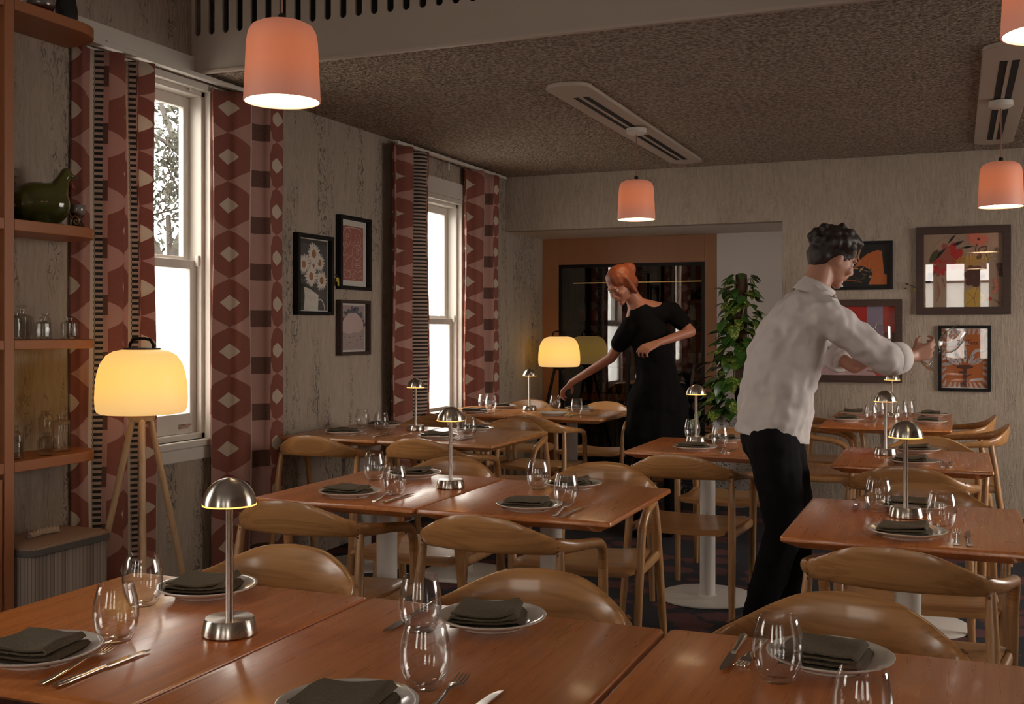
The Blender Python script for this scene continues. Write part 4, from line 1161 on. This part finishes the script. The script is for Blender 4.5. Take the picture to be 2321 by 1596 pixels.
def d_leaf(poly, line, iw, ih):
    poly(FULL, 0); poly([(.0, .3), (.35, .3), (.3, .75), (.1, .95), (0, .98)], 3)
    poly([(.35, .45), (.45, .62), (.60, .78), (.78, .86), (.86, .84), (.90, .30), (.95, .28), (.95, .05), (.62, .05), (.7, .3), (.62, .42), (.5, .5)], 1)
    for k in range(6): poly([(.12 + .07 * k, .98), (.16 + .07 * k, .98), (.20 + .05 * k, .72), (.28 + .04 * k, .5), (.17 + .05 * k, .7)], 2)
    rnd = random.Random(4)
    for k in range(26):
        a = rnd.uniform(0, 3.1); x, y = rnd.uniform(.1, .66), rnd.uniform(.08, .45); L = rnd.uniform(.08, .16)
        poly([(x, y), (x + L * .5 * math.cos(a) - .02, y + L * .5 * math.sin(a) + .015), (x + L * math.cos(a), y + L * math.sin(a)), (x + L * .5 * math.cos(a) + .02, y + L * .5 * math.sin(a) - .015)], 2 if k % 3 else 4)
    line([(.66, .62), (.64, .48), (.72, .40)], .0012, 5); line([(0, .08), (.3, .16), (.5, .1)], .002, 1)
picture('framed_print', 'small black framed picture of an orange form over striped leaves, beside the waiter face', 'B', -.86, -.428, 1.620, 1.976, .022, M_black, .0, d_leaf, [P_blk, P_orange, pm('peach', (.50, .30, .19)), P_brown, P_green, P_yel], dep=.03)
def d_red(poly, line, iw, ih):
    poly(FULL, 1); poly([(0, .62), (.62, .62), (.62, 1), (0, 1)], 0); poly([(.62, .55), (.84, .55), (.84, 1), (.62, 1)], 2)
    poly([(0, 0), (.75, 0), (.68, .12), (.0, .15)], 3); poly(ell(.42, .66, .09, .05, 14), 4); poly([(.62, .38), (.70, .40), (.68, .52), (.62, .50)], 2)
    poly([(.86, .1), (1, .1), (1, .62), (.86, .62)], 5)
picture('framed_print', 'walnut framed red picture behind the waiter arms', 'B', -.98, -.364, .938, 1.548, .050, M_walnut, .0, d_red, [P_red, pm('brick', (.40, .05, .035)), P_lil, pm('pink_paper', (.48, .30, .30)), P_green, P_brown], dep=.035)
def d_tree(poly, line, iw, ih):
    poly(FULL, 0); ar = iw / ih
    for k in range(34):           # sun-ray border
        a = 2 * PI * k / 34; b = a + .09
        def E(a, r):
            c, s = math.cos(a), math.sin(a); m = 1 / max(abs(c), abs(s)); return (.5 + .5 * c * m * r, .5 + .5 * s * m * r)
        poly([E(a - .035, .82), E(b - .035, .82), E(b, 1.0), E(a, 1.0)], 1)
    for (y0, h, x0, x1) in ((.70, .07, .10, .62), (.52, .07, .04, .40), (.60, .06, .70, .98), (.36, .06, .03, .25), (.10, .05, .6, .95)):
        poly([(x0, y0), (x1, y0 + .03), (x1 - .04, y0 + h + .02), (x0 + .05, y0 + h)], 1)
    poly([(.46, .02), (.54, .02), (.55, .18), (.62, .20), (.68, .24), (.60, .22), (.55, .22), (.55, .34), (.47, .34), (.47, .28), (.38, .28), (.37, .24), (.47, .24)], 2)
    poly(ell(.51, .355, .19, .035, 20), 2); poly([(.42, .0), (.58, .0), (.52, .1), (.40, .08)], 2)
    rnd = random.Random(2)
    for k in range(5):
        a = PI * (.10 + .2 * k); c, s = math.cos(a), math.sin(a); x, y = .51 + .13 * c, .40 + .08 * s
        poly(ell(x + .15 * c, y + .085 * s, .15, .045, 14, math.atan2(s, c)), 1)
        for _ in range(26):
            q, w = rnd.uniform(.03, .27), rnd.uniform(-.03, .03); poly(ell(x + q * c - w * s, y + q * .57 * s + w * c, .008, .006, 5), 2)
    # hand-lettered words
    line([(.33, .80), (.40, .81), (.34, .73), (.42, .74)], .0022, 2, 3); line([(.44, .765), (.48, .775), (.46, .79), (.43, .76), (.48, .745)], .0018, 2, 3)
    line([(.53, .81), (.66, .82)], .003, 2, 2); line([(.59, .82), (.58, .71)], .003, 2, 2); line([(.65, .78), (.65, .74), (.66, .78), (.69, .78)], .0022, 2, 3)
    line([(.70, .76), (.74, .77), (.72, .785), (.70, .75), (.74, .742)], .002, 2, 3); line([(.76, .76), (.80, .77), (.78, .785), (.76, .75), (.80, .742)], .002, 2, 3)
picture('framed_print', 'black framed orange poster of a dotted flower tree at the right edge', 'B', -.119, .227, .887, 1.355, .022, M_black, .004, d_tree, [pm('burnt_orange', (.42, .115, .025)), pm('grey_pink', (.46, .38, .37)), P_brown], dep=.03)

# ------------------------------------------------------------------ wine cabinet in the alcove
t = thing('wine_cabinet', (-2.70, YN, 0), 'orange timber wine cabinet with a dark glass front in the alcove', 'cabinet')
w, hz = .80, 2.15
gx0, gx1, gz0, gz1 = -.645, .695, .10, 1.912
MB().box(-w, gx0, 0, .05, 0, hz).box(gx1, w, 0, .05, 0, hz).box(gx0, gx1, 0, .05, gz1, hz).box(gx0, gx1, 0, .05, 0, gz0).build('timber_surround', M_cab, t, 0, .003)
f = MB(); fw = .03
for (a, b, c, d) in ((gx0, gx1, gz1 - fw, gz1), (gx0, gx1, gz0, gz0 + fw), (gx0, gx0 + fw, gz0 + fw, gz1 - fw), (gx1 - fw, gx1, gz0 + fw, gz1 - fw), (-.015, .015, gz0 + fw, gz1 - fw)): f.box(a, b, .01, .05, c, d)
f.build('door_frame', M_black, t, 0)
MB().box(gx0 + fw, gx1 - fw, .02, .026, gz0 + fw, gz1 - fw).build('glass_door', M_coolglass, t, 0)
MB().box(gx0 - .1, gx1 + .08, .56, .58, 0, hz).box(gx0 - .1, gx0 - .08, .05, .58, 0, hz).box(gx1 + .06, gx1 + .08, .05, .58, 0, hz).box(gx0 - .1, gx1 + .08, .05, .58, hz - .02, hz).build('carcass', M_void, t, 0)
cshelf = plain('black_wire_shelf', (.03, .025, .022), .5)
for z in (.12, .52, .98, 1.36): MB().box(gx0 + .02, gx1 - .02, .08, .54, z - .012, z).build('shelf', cshelf, t, 0)
MB().box(gx0 + .03, gx1 - .03, .33, .336, 1.755, 1.763).build('led_strip', M_led, t, 0)
foil = plain('gold_foil', (.45, .24, .07), .3, .8); bgl = plain('dark_green_bottle', (.012, .016, .008), .08); lab_o = plain('orange_label', (.50, .12, .03), .6); lab_w = plain('cream_label', (.40, .34, .26), .7); lab_r = plain('red_label', (.25, .03, .025), .6)
def wine_bottle(kind, label):
    t = thing('wine_bottle', (0, 0, 0), label, 'bottle', 'bottles inside the wine cabinet')
    if kind == 'c':
        MB().lathe([(0, 0), (.040, 0), (.043, .006), (.043, .16), (.038, .19), (.024, .235), (.0155, .262), (.0140, .30), (.0150, .302), (.0150, .312), (0, .314)], 24, caps=False).build('body', bgl, t)
        MB().lathe([(.0255, .232), (.0170, .262), (.0155, .295), (.0175, .300), (.0175, .308), (.0150, .318), (0, .322)], 24, caps=False).build('foil', foil, t)
        MB().lathe([(.0445, .165), (.0400, .190), (.0275, .225)], 24, caps=False).build('neck_label', lab_o, t)
    else:
        MB().lathe([(0, 0), (.034, 0), (.037, .005), (.037, .18), (.034, .205), (.018, .235), (.0135, .26), (.0135, .305), (.0155, .306), (.0155, .316), (0, .318)], 24, caps=False).build('body', bgl, t)
        MB().lathe([(.0378, .05), (.0378, .14)], 24, caps=False).build('label', lab_r if kind == 'r' else lab_w, t)
    return t
protos = {}
def put(kind, x, y, z, label):
    if kind not in protos: protos[kind] = wine_bottle(kind, label); r = protos[kind]; r.location = (x, y, z)
    else: r = dup(protos[kind], (x, y, z), 0, label)
cx = -2.70
for k, x in enumerate((-3.155, -3.065, -2.97, -2.875, -2.785)):
    put('c', x, YN + .19, .52, ('first', 'second', 'third', 'fourth', 'fifth')[k] + ' gold-foiled bottle from the floor lamp in the wine cabinet')
for k, x in enumerate((-3.18, -3.07, -2.96)):
    put('r', x, YN + .20, 1.36, ('first', 'second', 'third')[k] + ' dark bottle from the left on the upper cabinet shelf')
for k, x in enumerate((-2.36, -2.26, -2.16)):
    put('w', x, YN + .20, 1.36, ('third', 'second', 'first')[k] + ' dark bottle from the right on the upper cabinet shelf')
for k, x in enumerate((-2.40, -2.28, -2.16, -2.06)):
    put('w', x, YN + .18, .98, ('fourth', 'third', 'second', 'first')[k] + ' bottle from the right on the middle cabinet shelf')
for k, x in enumerate((-3.02, -2.92, -2.82)):
    put('w', x, YN + .14, .12, ('first', 'second', 'third')[k] + ' bottle from the left at the bottom of the cabinet')
t = thing('wine_carton', (-2.62, YN + .28, .12), 'open tan cardboard carton at the bottom of the wine cabinet', 'box')
kraft = plain('kraft_cardboard', (.33, .19, .07), .85)
MB().box(-.14, .14, -.11, -.106, 0, .22).box(-.14, .14, .106, .11, 0, .22).box(-.14, -.136, -.106, .106, 0, .22).box(.136, .14, -.106, .106, 0, .22).box(-.136, .136, -.106, .106, 0, .004).build('carton', kraft, t, 0)
MB().add([(-.14, -.11, .22), (.14, -.11, .22), (.13, -.17, .17), (-.13, -.17, .17), (-.14, -.11, .223), (.14, -.11, .223), (.13, -.172, .173), (-.13, -.172, .173)], [(3, 2, 1, 0), (4, 5, 6, 7), (0, 1, 5, 4), (1, 2, 6, 5), (2, 3, 7, 6), (3, 0, 4, 7)]).build('flap', kraft, t, 0)

# ------------------------------------------------------------------ plants
def terrazzo(name, base, chip):
    m = Mat(name); v = m.voronoi(m.coord('Object'), 75); n = m.node('ShaderNodeSeparateColor'); m.link(v.outputs['Color'], n.inputs[0])
    big = N(m.nt, n.outputs[0]) > .62; d = N(m.nt, v.outputs[0]).step(.5, .35)
    m.principled(m.mix(big * d, base, chip), .6); return m.m
TW = terrazzo('white_terrazzo', (.42, .38, .35), (.06, .05, .045)); TB = terrazzo('black_terrazzo', (.018, .018, .02), (.35, .32, .30))
soil = plain('potting_soil', (.03, .02, .014), 1)
def pot(t, r0, r1, h, m):
    p = MB().lathe([(0, 0), (r0, 0), (r0 + .004, .006), (r1, h - .004), (r1 - .004, h), (r1 - .02, h), (r1 - .024, h - .05), (0, h - .05)], 48, caps=False).build('pot', m, t, 50)
    MB().lathe([(0, h - .055), (r1 - .022, h - .045)], 24, caps=False).build('soil', soil, t)
def leaf_blade(mb, base, d, up, L, W, heart=True, droop=.25):
    d = d.normalized(); s = d.cross(up).normalized(); n = s.cross(d).normalized()
    rows = ((0, .28), (.12, .80), (.3, 1.0), (.5, .92), (.7, .68), (.87, .34), (1, .02)) if heart else ((0, .08), (.15, .6), (.35, .98), (.55, 1.0), (.75, .78), (.9, .42), (1, .03))
    vs = []
    for (q, w) in rows:
        c = base + d * (L * q) - n * (droop * L * q * q)
        back = -d * (L * .10) if heart and q < .1 else Vector((0, 0, 0))
        vs += [c + s * (W * w) + back + n * W * w * .22, c, c - s * (W * w) + back + n * W * w * .22]
    fs = []
    for i in range(len(rows) - 1):
        for j in range(2):
            a = i * 3 + j; fs.append((a, a + 1, a + 4, a + 3))
    mb.add(vs, fs)
t = thing('climbing_pothos', (-1.555, 8.20, 0), 'tall variegated pothos climbing a pole in a white speckled pot', 'plant')
pot(t, .145, .170, .69, TW)
MB().lathe([(0, .62), (.045, .62), (.044, 1.0), (.045, 1.4), (.043, 1.74), (.02, 1.752), (0, 1.752)], 20, caps=False).build('moss_pole', plain('coir_pole', (.075, .040, .024), 1), t, loc=(.05, .02, 0))
rnd = random.Random(21)
fol = MB(); vine = MB()
for k in range(3):
    a0 = k * 2.1
    vine.tube([(.05 + .055 * math.cos(a0 + 4 * q), .02 + .055 * math.sin(a0 + 4 * q), .66 + 1.05 * q) for q in [i / 24 for i in range(25)]], .0045, 6)
vine.tube([(-.1, -.08, .68), (-.2, -.1, .74), (-.28, -.1, .66), (-.32, -.1, .54)], .004, 6)
vine.build('vine_stem', plain('vine_green', (.11, .13, .02), .5), t)
for k in range(270):
    q = rnd.random() ** 1.35; z = .68 + 1.06 * q; a = rnd.uniform(PI * .75, 2.25 * PI)
    r = .055 + rnd.random() * (.15 - .085 * q) * (1 if q < .9 else .5)
    b = Vector((.05 * q + r * math.cos(a), r * math.sin(a), z)); d = Vector((math.cos(a) + rnd.gauss(0, .4), math.sin(a) + rnd.gauss(0, .4), rnd.uniform(-1.2, .25)))
    L = rnd.uniform(.075, .125) * (1.1 - .2 * q); fol.mat(0 if rnd.random() < .45 else (1 if rnd.random() < .75 else 2))
    leaf_blade(fol, b, d, Vector((0, 0, 1)) + Vector((math.cos(a), math.sin(a), 0)) * .7, L, L * .40)
for (x, z) in ((-.24, .70), (-.28, .64), (-.31, .56), (-.33, .50)):
    fol.mat(1); leaf_blade(fol, Vector((x, -.1, z)), Vector((-.5, -.4, -.7)), Vector((-.3, -.8, .5)), .08, .03)
def leafmat(name, c0, c1):
    m = Mat(name); n = m.noise(m.coord('Object', (1, 1, 1)), 38, 3, .6, 1.5)
    m.principled(m.mix(n.step(.48, .58), c0, c1), .3); return m.m
o = fol.build('foliage', [leafmat('pothos_leaf', (.028, .080, .012), (.042, .105, .016)), leafmat('pothos_variegated_leaf', (.04, .10, .014), (.33, .33, .07)), leafmat('pothos_young_leaf', (.08, .15, .02), (.13, .18, .035))], t, 60)
o['kind'] = 'stuff'
t = thing('rubber_plant', (-1.98, 8.62, 0), 'dark rubber plant in a black speckled pot beside the wine cabinet', 'plant')
pot(t, .11, .13, .40, TB)
MB().tube([(0, 0, .36), (.02, 0, .6), (.0, -.02, .85), (.03, 0, 1.05)], .012, 8).tube([(.02, 0, .42), (-.08, -.05, .6), (-.12, -.06, .8)], .009, 8).build('stem', plain('woody_stem', (.05, .03, .02), .8), t)
fol = MB(); rnd = random.Random(6)
for k in range(30):
    q = rnd.random(); a = k * 2.4; z = .48 + .52 * q; rr = .04
    leaf_blade(fol, Vector((rr * math.cos(a), rr * math.sin(a), z)), Vector((math.cos(a), math.sin(a), rnd.uniform(-.3, .9))), Vector((0, 0, 1)), rnd.uniform(.17, .26), .048, False, .3)
o = fol.build('foliage', plain('rubber_leaf', (.007, .009, .009), .16), t, 60); o['kind'] = 'stuff'
# ------------------------------------------------------------------ people
V = Vector
def hand(mb, w, D, Np, side, curl=.5, thumb_in=.5):
    """palm, four fingers of different lengths in three segments and a thumb; Np = the way the palm faces, side = +-1 thumb side"""
    D = D.normalized(); Np = (Np - D * Np.dot(D)).normalized(); T = D.cross(Np) * side
    for k, o in enumerate((.030, .010, -.010, -.029)): mb.cone(w + T * (o * .55), w + D * (.088 - .004 * abs(k - 1)) + T * o, .0135, .0115, 10)
    mb.cone(w + T * .012, w + D * .05 + T * .03 + Np * .010, .014, .013, 10)
    for k, (o, L) in enumerate(((.031, .072), (.0105, .082), (-.0105, .076), (-.031, .059))):
        p = w + D * (.086 - .004 * abs(k - 1)) + T * o; c = curl * (1 + .12 * k); ang = c * .6; r = .0088
        for s_, f in enumerate((.45, .32, .23)):
            d = (D * math.cos(ang) + Np * math.sin(ang) + T * (.06 * (1.4 - k))).normalized()
            q = p + d * L * f; mb.cone(p, q, r, r * .92, 10); p = q; r *= .92; ang += c
    p = w + D * .022 + T * .028 + Np * .008
    d = (D * .62 + T * (.75 - .4 * thumb_in) + Np * (.25 + .5 * thumb_in)).normalized(); q = p + d * .042; mb.cone(p, q, .0115, .010, 10)
    d = (D * .85 + T * (.2 - .5 * thumb_in) + Np * (.3 + .4 * thumb_in)).normalized(); mb.cone(q, q + d * .032, .010, .0085, 10)
def head(mb, c, F, U, k=1.0):
    F = F.normalized(); U = (U - F * U.dot(F)).normalized(); R = F.cross(U); M = Matrix((R, F, U)).transposed()
    def b(x, y, z, r, n=14): mb.ball(c + R * x * k + F * y * k + U * z * k, tuple(q * k for q in r), n, 9, M)
    b(0, -.012, .022, (.075, .094, .096)); b(0, .018, -.02, (.066, .072, .08)); b(0, .030, -.062, (.052, .056, .045)); b(0, .068, -.098, (.024, .022, .020))
    b(0, .082, .022, (.045, .016, .014)); b(0, .088, -.052, (.024, .011, .008)); b(0, .086, -.064, (.021, .011, .008))
    for s in (-1, 1): b(s * .074, -.008, -.012, (.010, .019, .031)); b(s * .038, .066, -.030, (.024, .020, .022)); b(s * .009, .098, -.034, (.008, .010, .008))
    mb.cone(c + F * .088 * k + U * .008 * k, c + F * .106 * k - U * .028 * k, .009 * k, .0125 * k, 10)
    return R, F, U
def eyes(c, R, F, U, parent, k=1.0):
    for s in (-1, 1):
        e = MB().ball(c + R * (s * .031 * k) + F * .074 * k + U * .0, .011 * k).build('eye', M_eye, parent)
        MB().ball(c + R * (s * .031 * k) + F * .0815 * k, .0052 * k).build('iris', M_black, e)
ROT = .39023

# waiter in a white shirt, striding and leaning to the right with stemware in both hands
wt = thing('person', (-.725, 4.73, 0), 'person in an untucked white shirt and black trousers leaning right with glasses in both hands', 'person', rz=ROT)
HC = V((.262, .02, 1.640)); FW = V((.86, .22, -.42)); UP = V((.42, .0, .9))
def W(px, py, b): return V(((px - 1755) * .0019, b, 1.33 - (py - 746) * .0019))
nb = W(1846, 668, .0); pel = W(1752, 965, .02)
shR, elR, wrR = W(1846, 718, -.17), W(1972, 812, -.20), W(2048, 806, -.10)
shL, elL, wrL = W(1838, 712, .19), W(1925, 800, .27), W(1952, 835, .10)
hipR, knR, anR = W(1742, 1000, -.08), W(1768, 1188, -.09), W(1706, 1385, -.08)
hipL, knL, anL = W(1775, 1000, .10), W(1822, 1190, .12), W(1806, 1398, .13)
mb = MB()
R_, F_, U_ = head(mb, HC, FW, UP)
mb.cone(HC - U_ * .06 - F_ * .03, nb, .055, .062)
mb.cone(nb, W(1800, 770, .01), .075, .12).cone(W(1800, 770, .01), W(1760, 900, .01), .125, .115).cone(W(1760, 900, .01), pel, .115, .12)
mb.cone(nb, shR, .06, .052).cone(nb, shL, .06, .052)
mb.cone(shR, elR, .050, .039).cone(elR, wrR, .038, .026).cone(shL, elL, .050, .039).cone(elL, wrL, .038, .026)
for h, k, a in ((hipR, knR, anR), (hipL, knL, anL)):
    mb.cone(pel, h, .10, .09).cone(h, k, .085, .056).cone(k, a, .055, .038).cone(a, a + V((.02, 0, -.05)), .036, .034).cone(a + V((0, 0, -.06)), a + V((.14, .01, -.075)), .034, .026)
hand(mb, wrR, V((.95, .15, .28)), V((-.15, .85, .35)), 1, .75, .7)
hand(mb, wrL, V((.60, -.35, .55)), V((.5, .75, .1)), 1, .8, .7)
body = remeshed(mb, 'body', M_skin, .0055, wt, 4)
eyes(HC, R_, F_, U_, wt)
hm_ = MB(); rnd = random.Random(9)
Mh = Matrix((R_, F_, U_)).transposed()
hm_.ball(HC + U_ * .040 - F_ * .022, (.088, .100, .090), 18, 12, Mh).ball(HC + U_ * .0 - F_ * .065, (.075, .052, .080), 16, 10, Mh).ball(HC + U_ * .095 + F_ * .045, (.060, .050, .034), 14, 9, Mh)
for k in range(70):
    u, a = rnd.uniform(-.1, 1), rnd.uniform(0, 2 * PI); s = math.sqrt(max(0, 1 - u * u))
    d = R_ * (.088 * s * math.cos(a)) + F_ * (.10 * s * math.sin(a)) + U_ * (.088 * u)
    if s * math.sin(a) > .55 and u < .62: continue
    hm_.ball(HC + U_ * .040 - F_ * .022 + d, rnd.uniform(.016, .027), 8, 6)
remeshed(hm_, 'hair', M_hair, .006, wt, 2, .004, 40)
sh = MB()
sh.cone(nb - V((.01, 0, .0)), W(1797, 765, .0), .075, .150).cone(W(1797, 765, .0), W(1770, 880, .01), .150, .150).cone(W(1770, 880, .01), W(1752, 985, .015), .150, .165)
for b in (-.09, .11):
    sh.cone(W(1812, 735, b), W(1775, 860, b * .8), .105, .115).cone(W(1775, 860, b * .8), W(1750, 975, b * .7), .115, .115)
for b in (-.06, .07): sh.cone(W(1812, 705, b), W(1752, 800, b), .085, .095).cone(W(1752, 800, b), W(1722, 940, b * .8), .095, .09)
sh.cone(nb, shR, .072, .078).cone(nb, shL, .072, .078)
for s_, e_, w_ in ((shR, elR, wrR), (shL, elL, wrL)):
    c = e_ + (w_ - e_).normalized() * .06
    sh.cone(s_, e_, .080, .066).cone(e_, c, .066, .064)
shirt = remeshed(sh, 'shirt', M_shirt, .008, wt, 4, .015, 12)
me = shirt.data; bm = bmesh.new(); bm.from_mesh(me)     # open, slightly curved hem
bmesh.ops.bisect_plane(bm, geom=bm.verts[:] + bm.edges[:] + bm.faces[:], plane_co=W(1752, 992, 0), plane_no=V((-.16, 0, -1)), clear_outer=True)
bm.to_mesh(me); bm.free()
m_ = shirt.modifiers.new('cloth', 'SOLIDIFY'); m_.thickness = .003
col = MB(); cdir = (HC - nb).normalized()
cs, ct = V((cdir.z, 0, -cdir.x)), V((0, 1, 0))
rings = []
for (h, r) in ((-.015, .083), (.045, .073), (.050, .076), (.0, .092), (-.02, .094)):
    rings.append([nb + cdir * h + cs * (r * math.cos(a)) + ct * (r * math.sin(a)) for a in [2 * PI * k / 28 for k in range(28)]])
col.loft(rings, True, False).build('collar', M_shirt, shirt, 60)
for e_, w_ in ((elR, wrR), (elL, wrL)):
    d = (w_ - e_).normalized(); MB().tube([e_ + d * .025, e_ + d * .035, e_ + d * .095, e_ + d * .10], [.062, .070, .066, .056], 24).build('rolled_cuff', M_shirt, shirt, 60)
tr = MB()
tr.cone(W(1752, 950, .01), pel - V((0, 0, .06)), .125, .135)
for h, k, a in ((hipR, knR, anR), (hipL, knL, anL)):
    tr.cone(pel - V((0, 0, .05)), h, .12, .115).cone(h, k, .113, .084).cone(k, a + V((0, 0, .0)), .083, .064).cone(a, a + V((.015, 0, -.05)), .062, .058)
remeshed(tr, 'trousers', M_trouser, .009, wt, 5, .008, 11)
for a in (anR, anL):
    so = MB(); g = V((a.x, a.y, 0))
    so.cone(g + V((-.045, 0, .045)), g + V((.14, .01, .035)), .042, .036).cone(g + V((-.04, 0, .075)), g + V((.03, 0, .085)), .036, .036)
    s_ = remeshed(so, 'shoe', M_trouser, .007, wt, 4)
    me = s_.data; bm = bmesh.new(); bm.from_mesh(me)
    bmesh.ops.bisect_plane(bm, geom=bm.verts[:] + bm.edges[:] + bm.faces[:], plane_co=V((0, 0, .012)), plane_no=V((0, 0, -1)), clear_outer=True); bm.to_mesh(me); bm.free()
    MB().loft([[g + V((x, y, z)) for (x, y) in ell(.05, .005, .145, .048, 28)] for z in (.0, .022)]).build('sole', M_shoe, s_, 50)
def stem_glass(loc, rot, label):
    o = MB().lathe([(0, 0), (.034, .0), (.036, .0015), (.012, .005), (.0042, .012), (.0036, .075), (.006, .088), (.020, .096), (.036, .113), (.043, .138), (.042, .165), (.035, .195), (.031, .210), (.0302, .210), (.034, .195), (.041, .165), (.042, .138), (.035, .1145), (.019, .098), (0, .094)], 40, caps=False).build('stemmed_glass', M_glass, None, 60)
    o.location = loc; o.rotation_euler = rot; return tag(o, label, 'glass')
def held(root_loc, p): 
    c, s = math.cos(ROT), math.sin(ROT); return (root_loc[0] + p.x * c - p.y * s, root_loc[1] + p.x * s + p.y * c, p.z)
stem_glass(held((-.725, 4.73), wrL + V((.085, -.02, -.02))), (.0, .18, 0), 'stemmed wine glass held up in the waiter nearer-to-body hand')
stem_glass(held((-.725, 4.73), wrR + V((.080, .045, -.045))), (0, .75, ROT), 'stemmed wine glass tipped in the waiter outstretched hand')

# red-haired woman in black, bending over the far table
wl = (-1.79, 6.83)
wo = thing('person', (wl[0], wl[1], 0), 'red-haired person in a black short-sleeved dress bending over the far table', 'person', rz=ROT)
def Q(px, py, b=0): return V(((px - 1490) * .00286, b, 1.33 - (py - 746) * .00286))
HC = Q(1403, 646, -.08); FW = V((-.62, -.50, -.60)); UP = V((-.45, -.25, .85))
nb = Q(1443, 693, -.02); pel = Q(1492, 905, 0)
shA, elA, wrA = Q(1428, 742, -.02), Q(1388, 812, .10), V((-.545, .31, .965))
shB, elB, wrB = Q(1522, 706, .02), Q(1562, 752, -.06), Q(1478, 778, -.19)
mb = MB()
R_, F_, U_ = head(mb, HC, FW, UP, .96)
mb.cone(HC - U_ * .05 - F_ * .03, nb, .050, .055)
mb.cone(nb, Q(1472, 755), .065, .10).cone(Q(1472, 755), Q(1487, 840), .105, .095).cone(Q(1487, 840), pel, .095, .125)
mb.cone(nb, shA, .055, .044).cone(nb, shB, .055, .044)
mb.cone(shA, elA, .044, .034).cone(elA, wrA, .034, .023).cone(shB, elB, .044, .034).cone(elB, wrB, .034, .023)
for s in (-1, 1):
    h, k, a = V((s * .09, 0, .84)), V((s * .095, .0, .47)), V((s * .10, .03, .09))
    mb.cone(pel, h, .11, .09).cone(h, k, .085, .052).cone(k, a, .052, .036).cone(a, a + V((-.03, -.12, -.05)), .034, .028)
hand(mb, wrA, (wrA - elA) + V((-.02, .02, -.12)), V((.2, .1, -.8)), -1, .6, .6)
hand(mb, wrB, (wrB - elB) + V((-.02, -.0, -.03)), V((.0, .5, -.7)), -1, .7, .5)
remeshed(mb, 'body', M_skin2, .0055, wo, 4)
eyes(HC, R_, F_, U_, wo, .96)
hr = MB(); Mh = Matrix((R_, F_, U_)).transposed()
hr.ball(HC + U_ * .034 - F_ * .022, (.086, .098, .086), 18, 12, Mh).ball(HC - F_ * .062 - U_ * .01, (.078, .056, .085), 16, 10, Mh).ball(HC - F_ * .125 + U_ * .03, (.045, .045, .05), 12, 8, Mh)
for s in (-1, 1):
    hr.ball(HC + R_ * (s * .048) - F_ * .02 + U_ * .01, (.042, .055, .07), 12, 8, Mh).cone(HC + R_ * (s * .074) + U_ * .03 - F_ * .005, HC + R_ * (s * .076) - U_ * .075 - F_ * .015, .024, .018)
remeshed(hr, 'hair', M_hairred, .006, wo, 3, .004, 34)
dr = MB()
dr.cone(Q(1452, 715, -.02), Q(1474, 765), .085, .125).cone(Q(1474, 765), Q(1488, 840), .130, .132).cone(Q(1488, 840), Q(1493, 905), .134, .158)
for s in (-1, 1): dr.cone(Q(1488, 840), V((s * .075, 0, .84)), .10, .13).cone(V((s * .075, 0, .84)), V((s * .085, 0, .56)), .125, .135)
dr.cone(V((0, 0, .84)), V((0, 0, .56)), .14, .15)
for s_, e_ in ((shA, elA), (shB, elB)):
    c = s_ + (e_ - s_) * .55; dr.cone(Q(1455, 715, -.01), s_, .075, .066).cone(s_, c, .066, .060)
dress = remeshed(dr, 'dress', M_dress, .009, wo, 5, .008, 10)
me = dress.data; bm = bmesh.new(); bm.from_mesh(me)
bmesh.ops.bisect_plane(bm, geom=bm.verts[:] + bm.edges[:] + bm.faces[:], plane_co=V((0, 0, .50)), plane_no=V((0, 0, -1)), clear_outer=True); bm.to_mesh(me); bm.free()
bt_ = MB()
for s in (-1, 1): bt_.cone(V((s * .09, 0, .66)), V((s * .095, .0, .47)), .085, .062).cone(V((s * .095, 0, .47)), V((s * .10, .03, .08)), .062, .05)
for s in (-1, 1): bt_.cone(V((s * .10, .03, .045)), V((s * .10 - .04, -.12, .035)), .042, .033)
remeshed(bt_, 'trousers', M_trouser, .009, wo, 4)
kk = held(wl, wrA + V((-.055, .03, -.10)))
o = tag(link('knife', ME_kh, None, 0, kk), 'knife held by the bending woman above the empty plate', 'knife'); o.rotation_euler = (-.55, .3, 1.9); link('blade', ME_kb, o)
o.location = kk
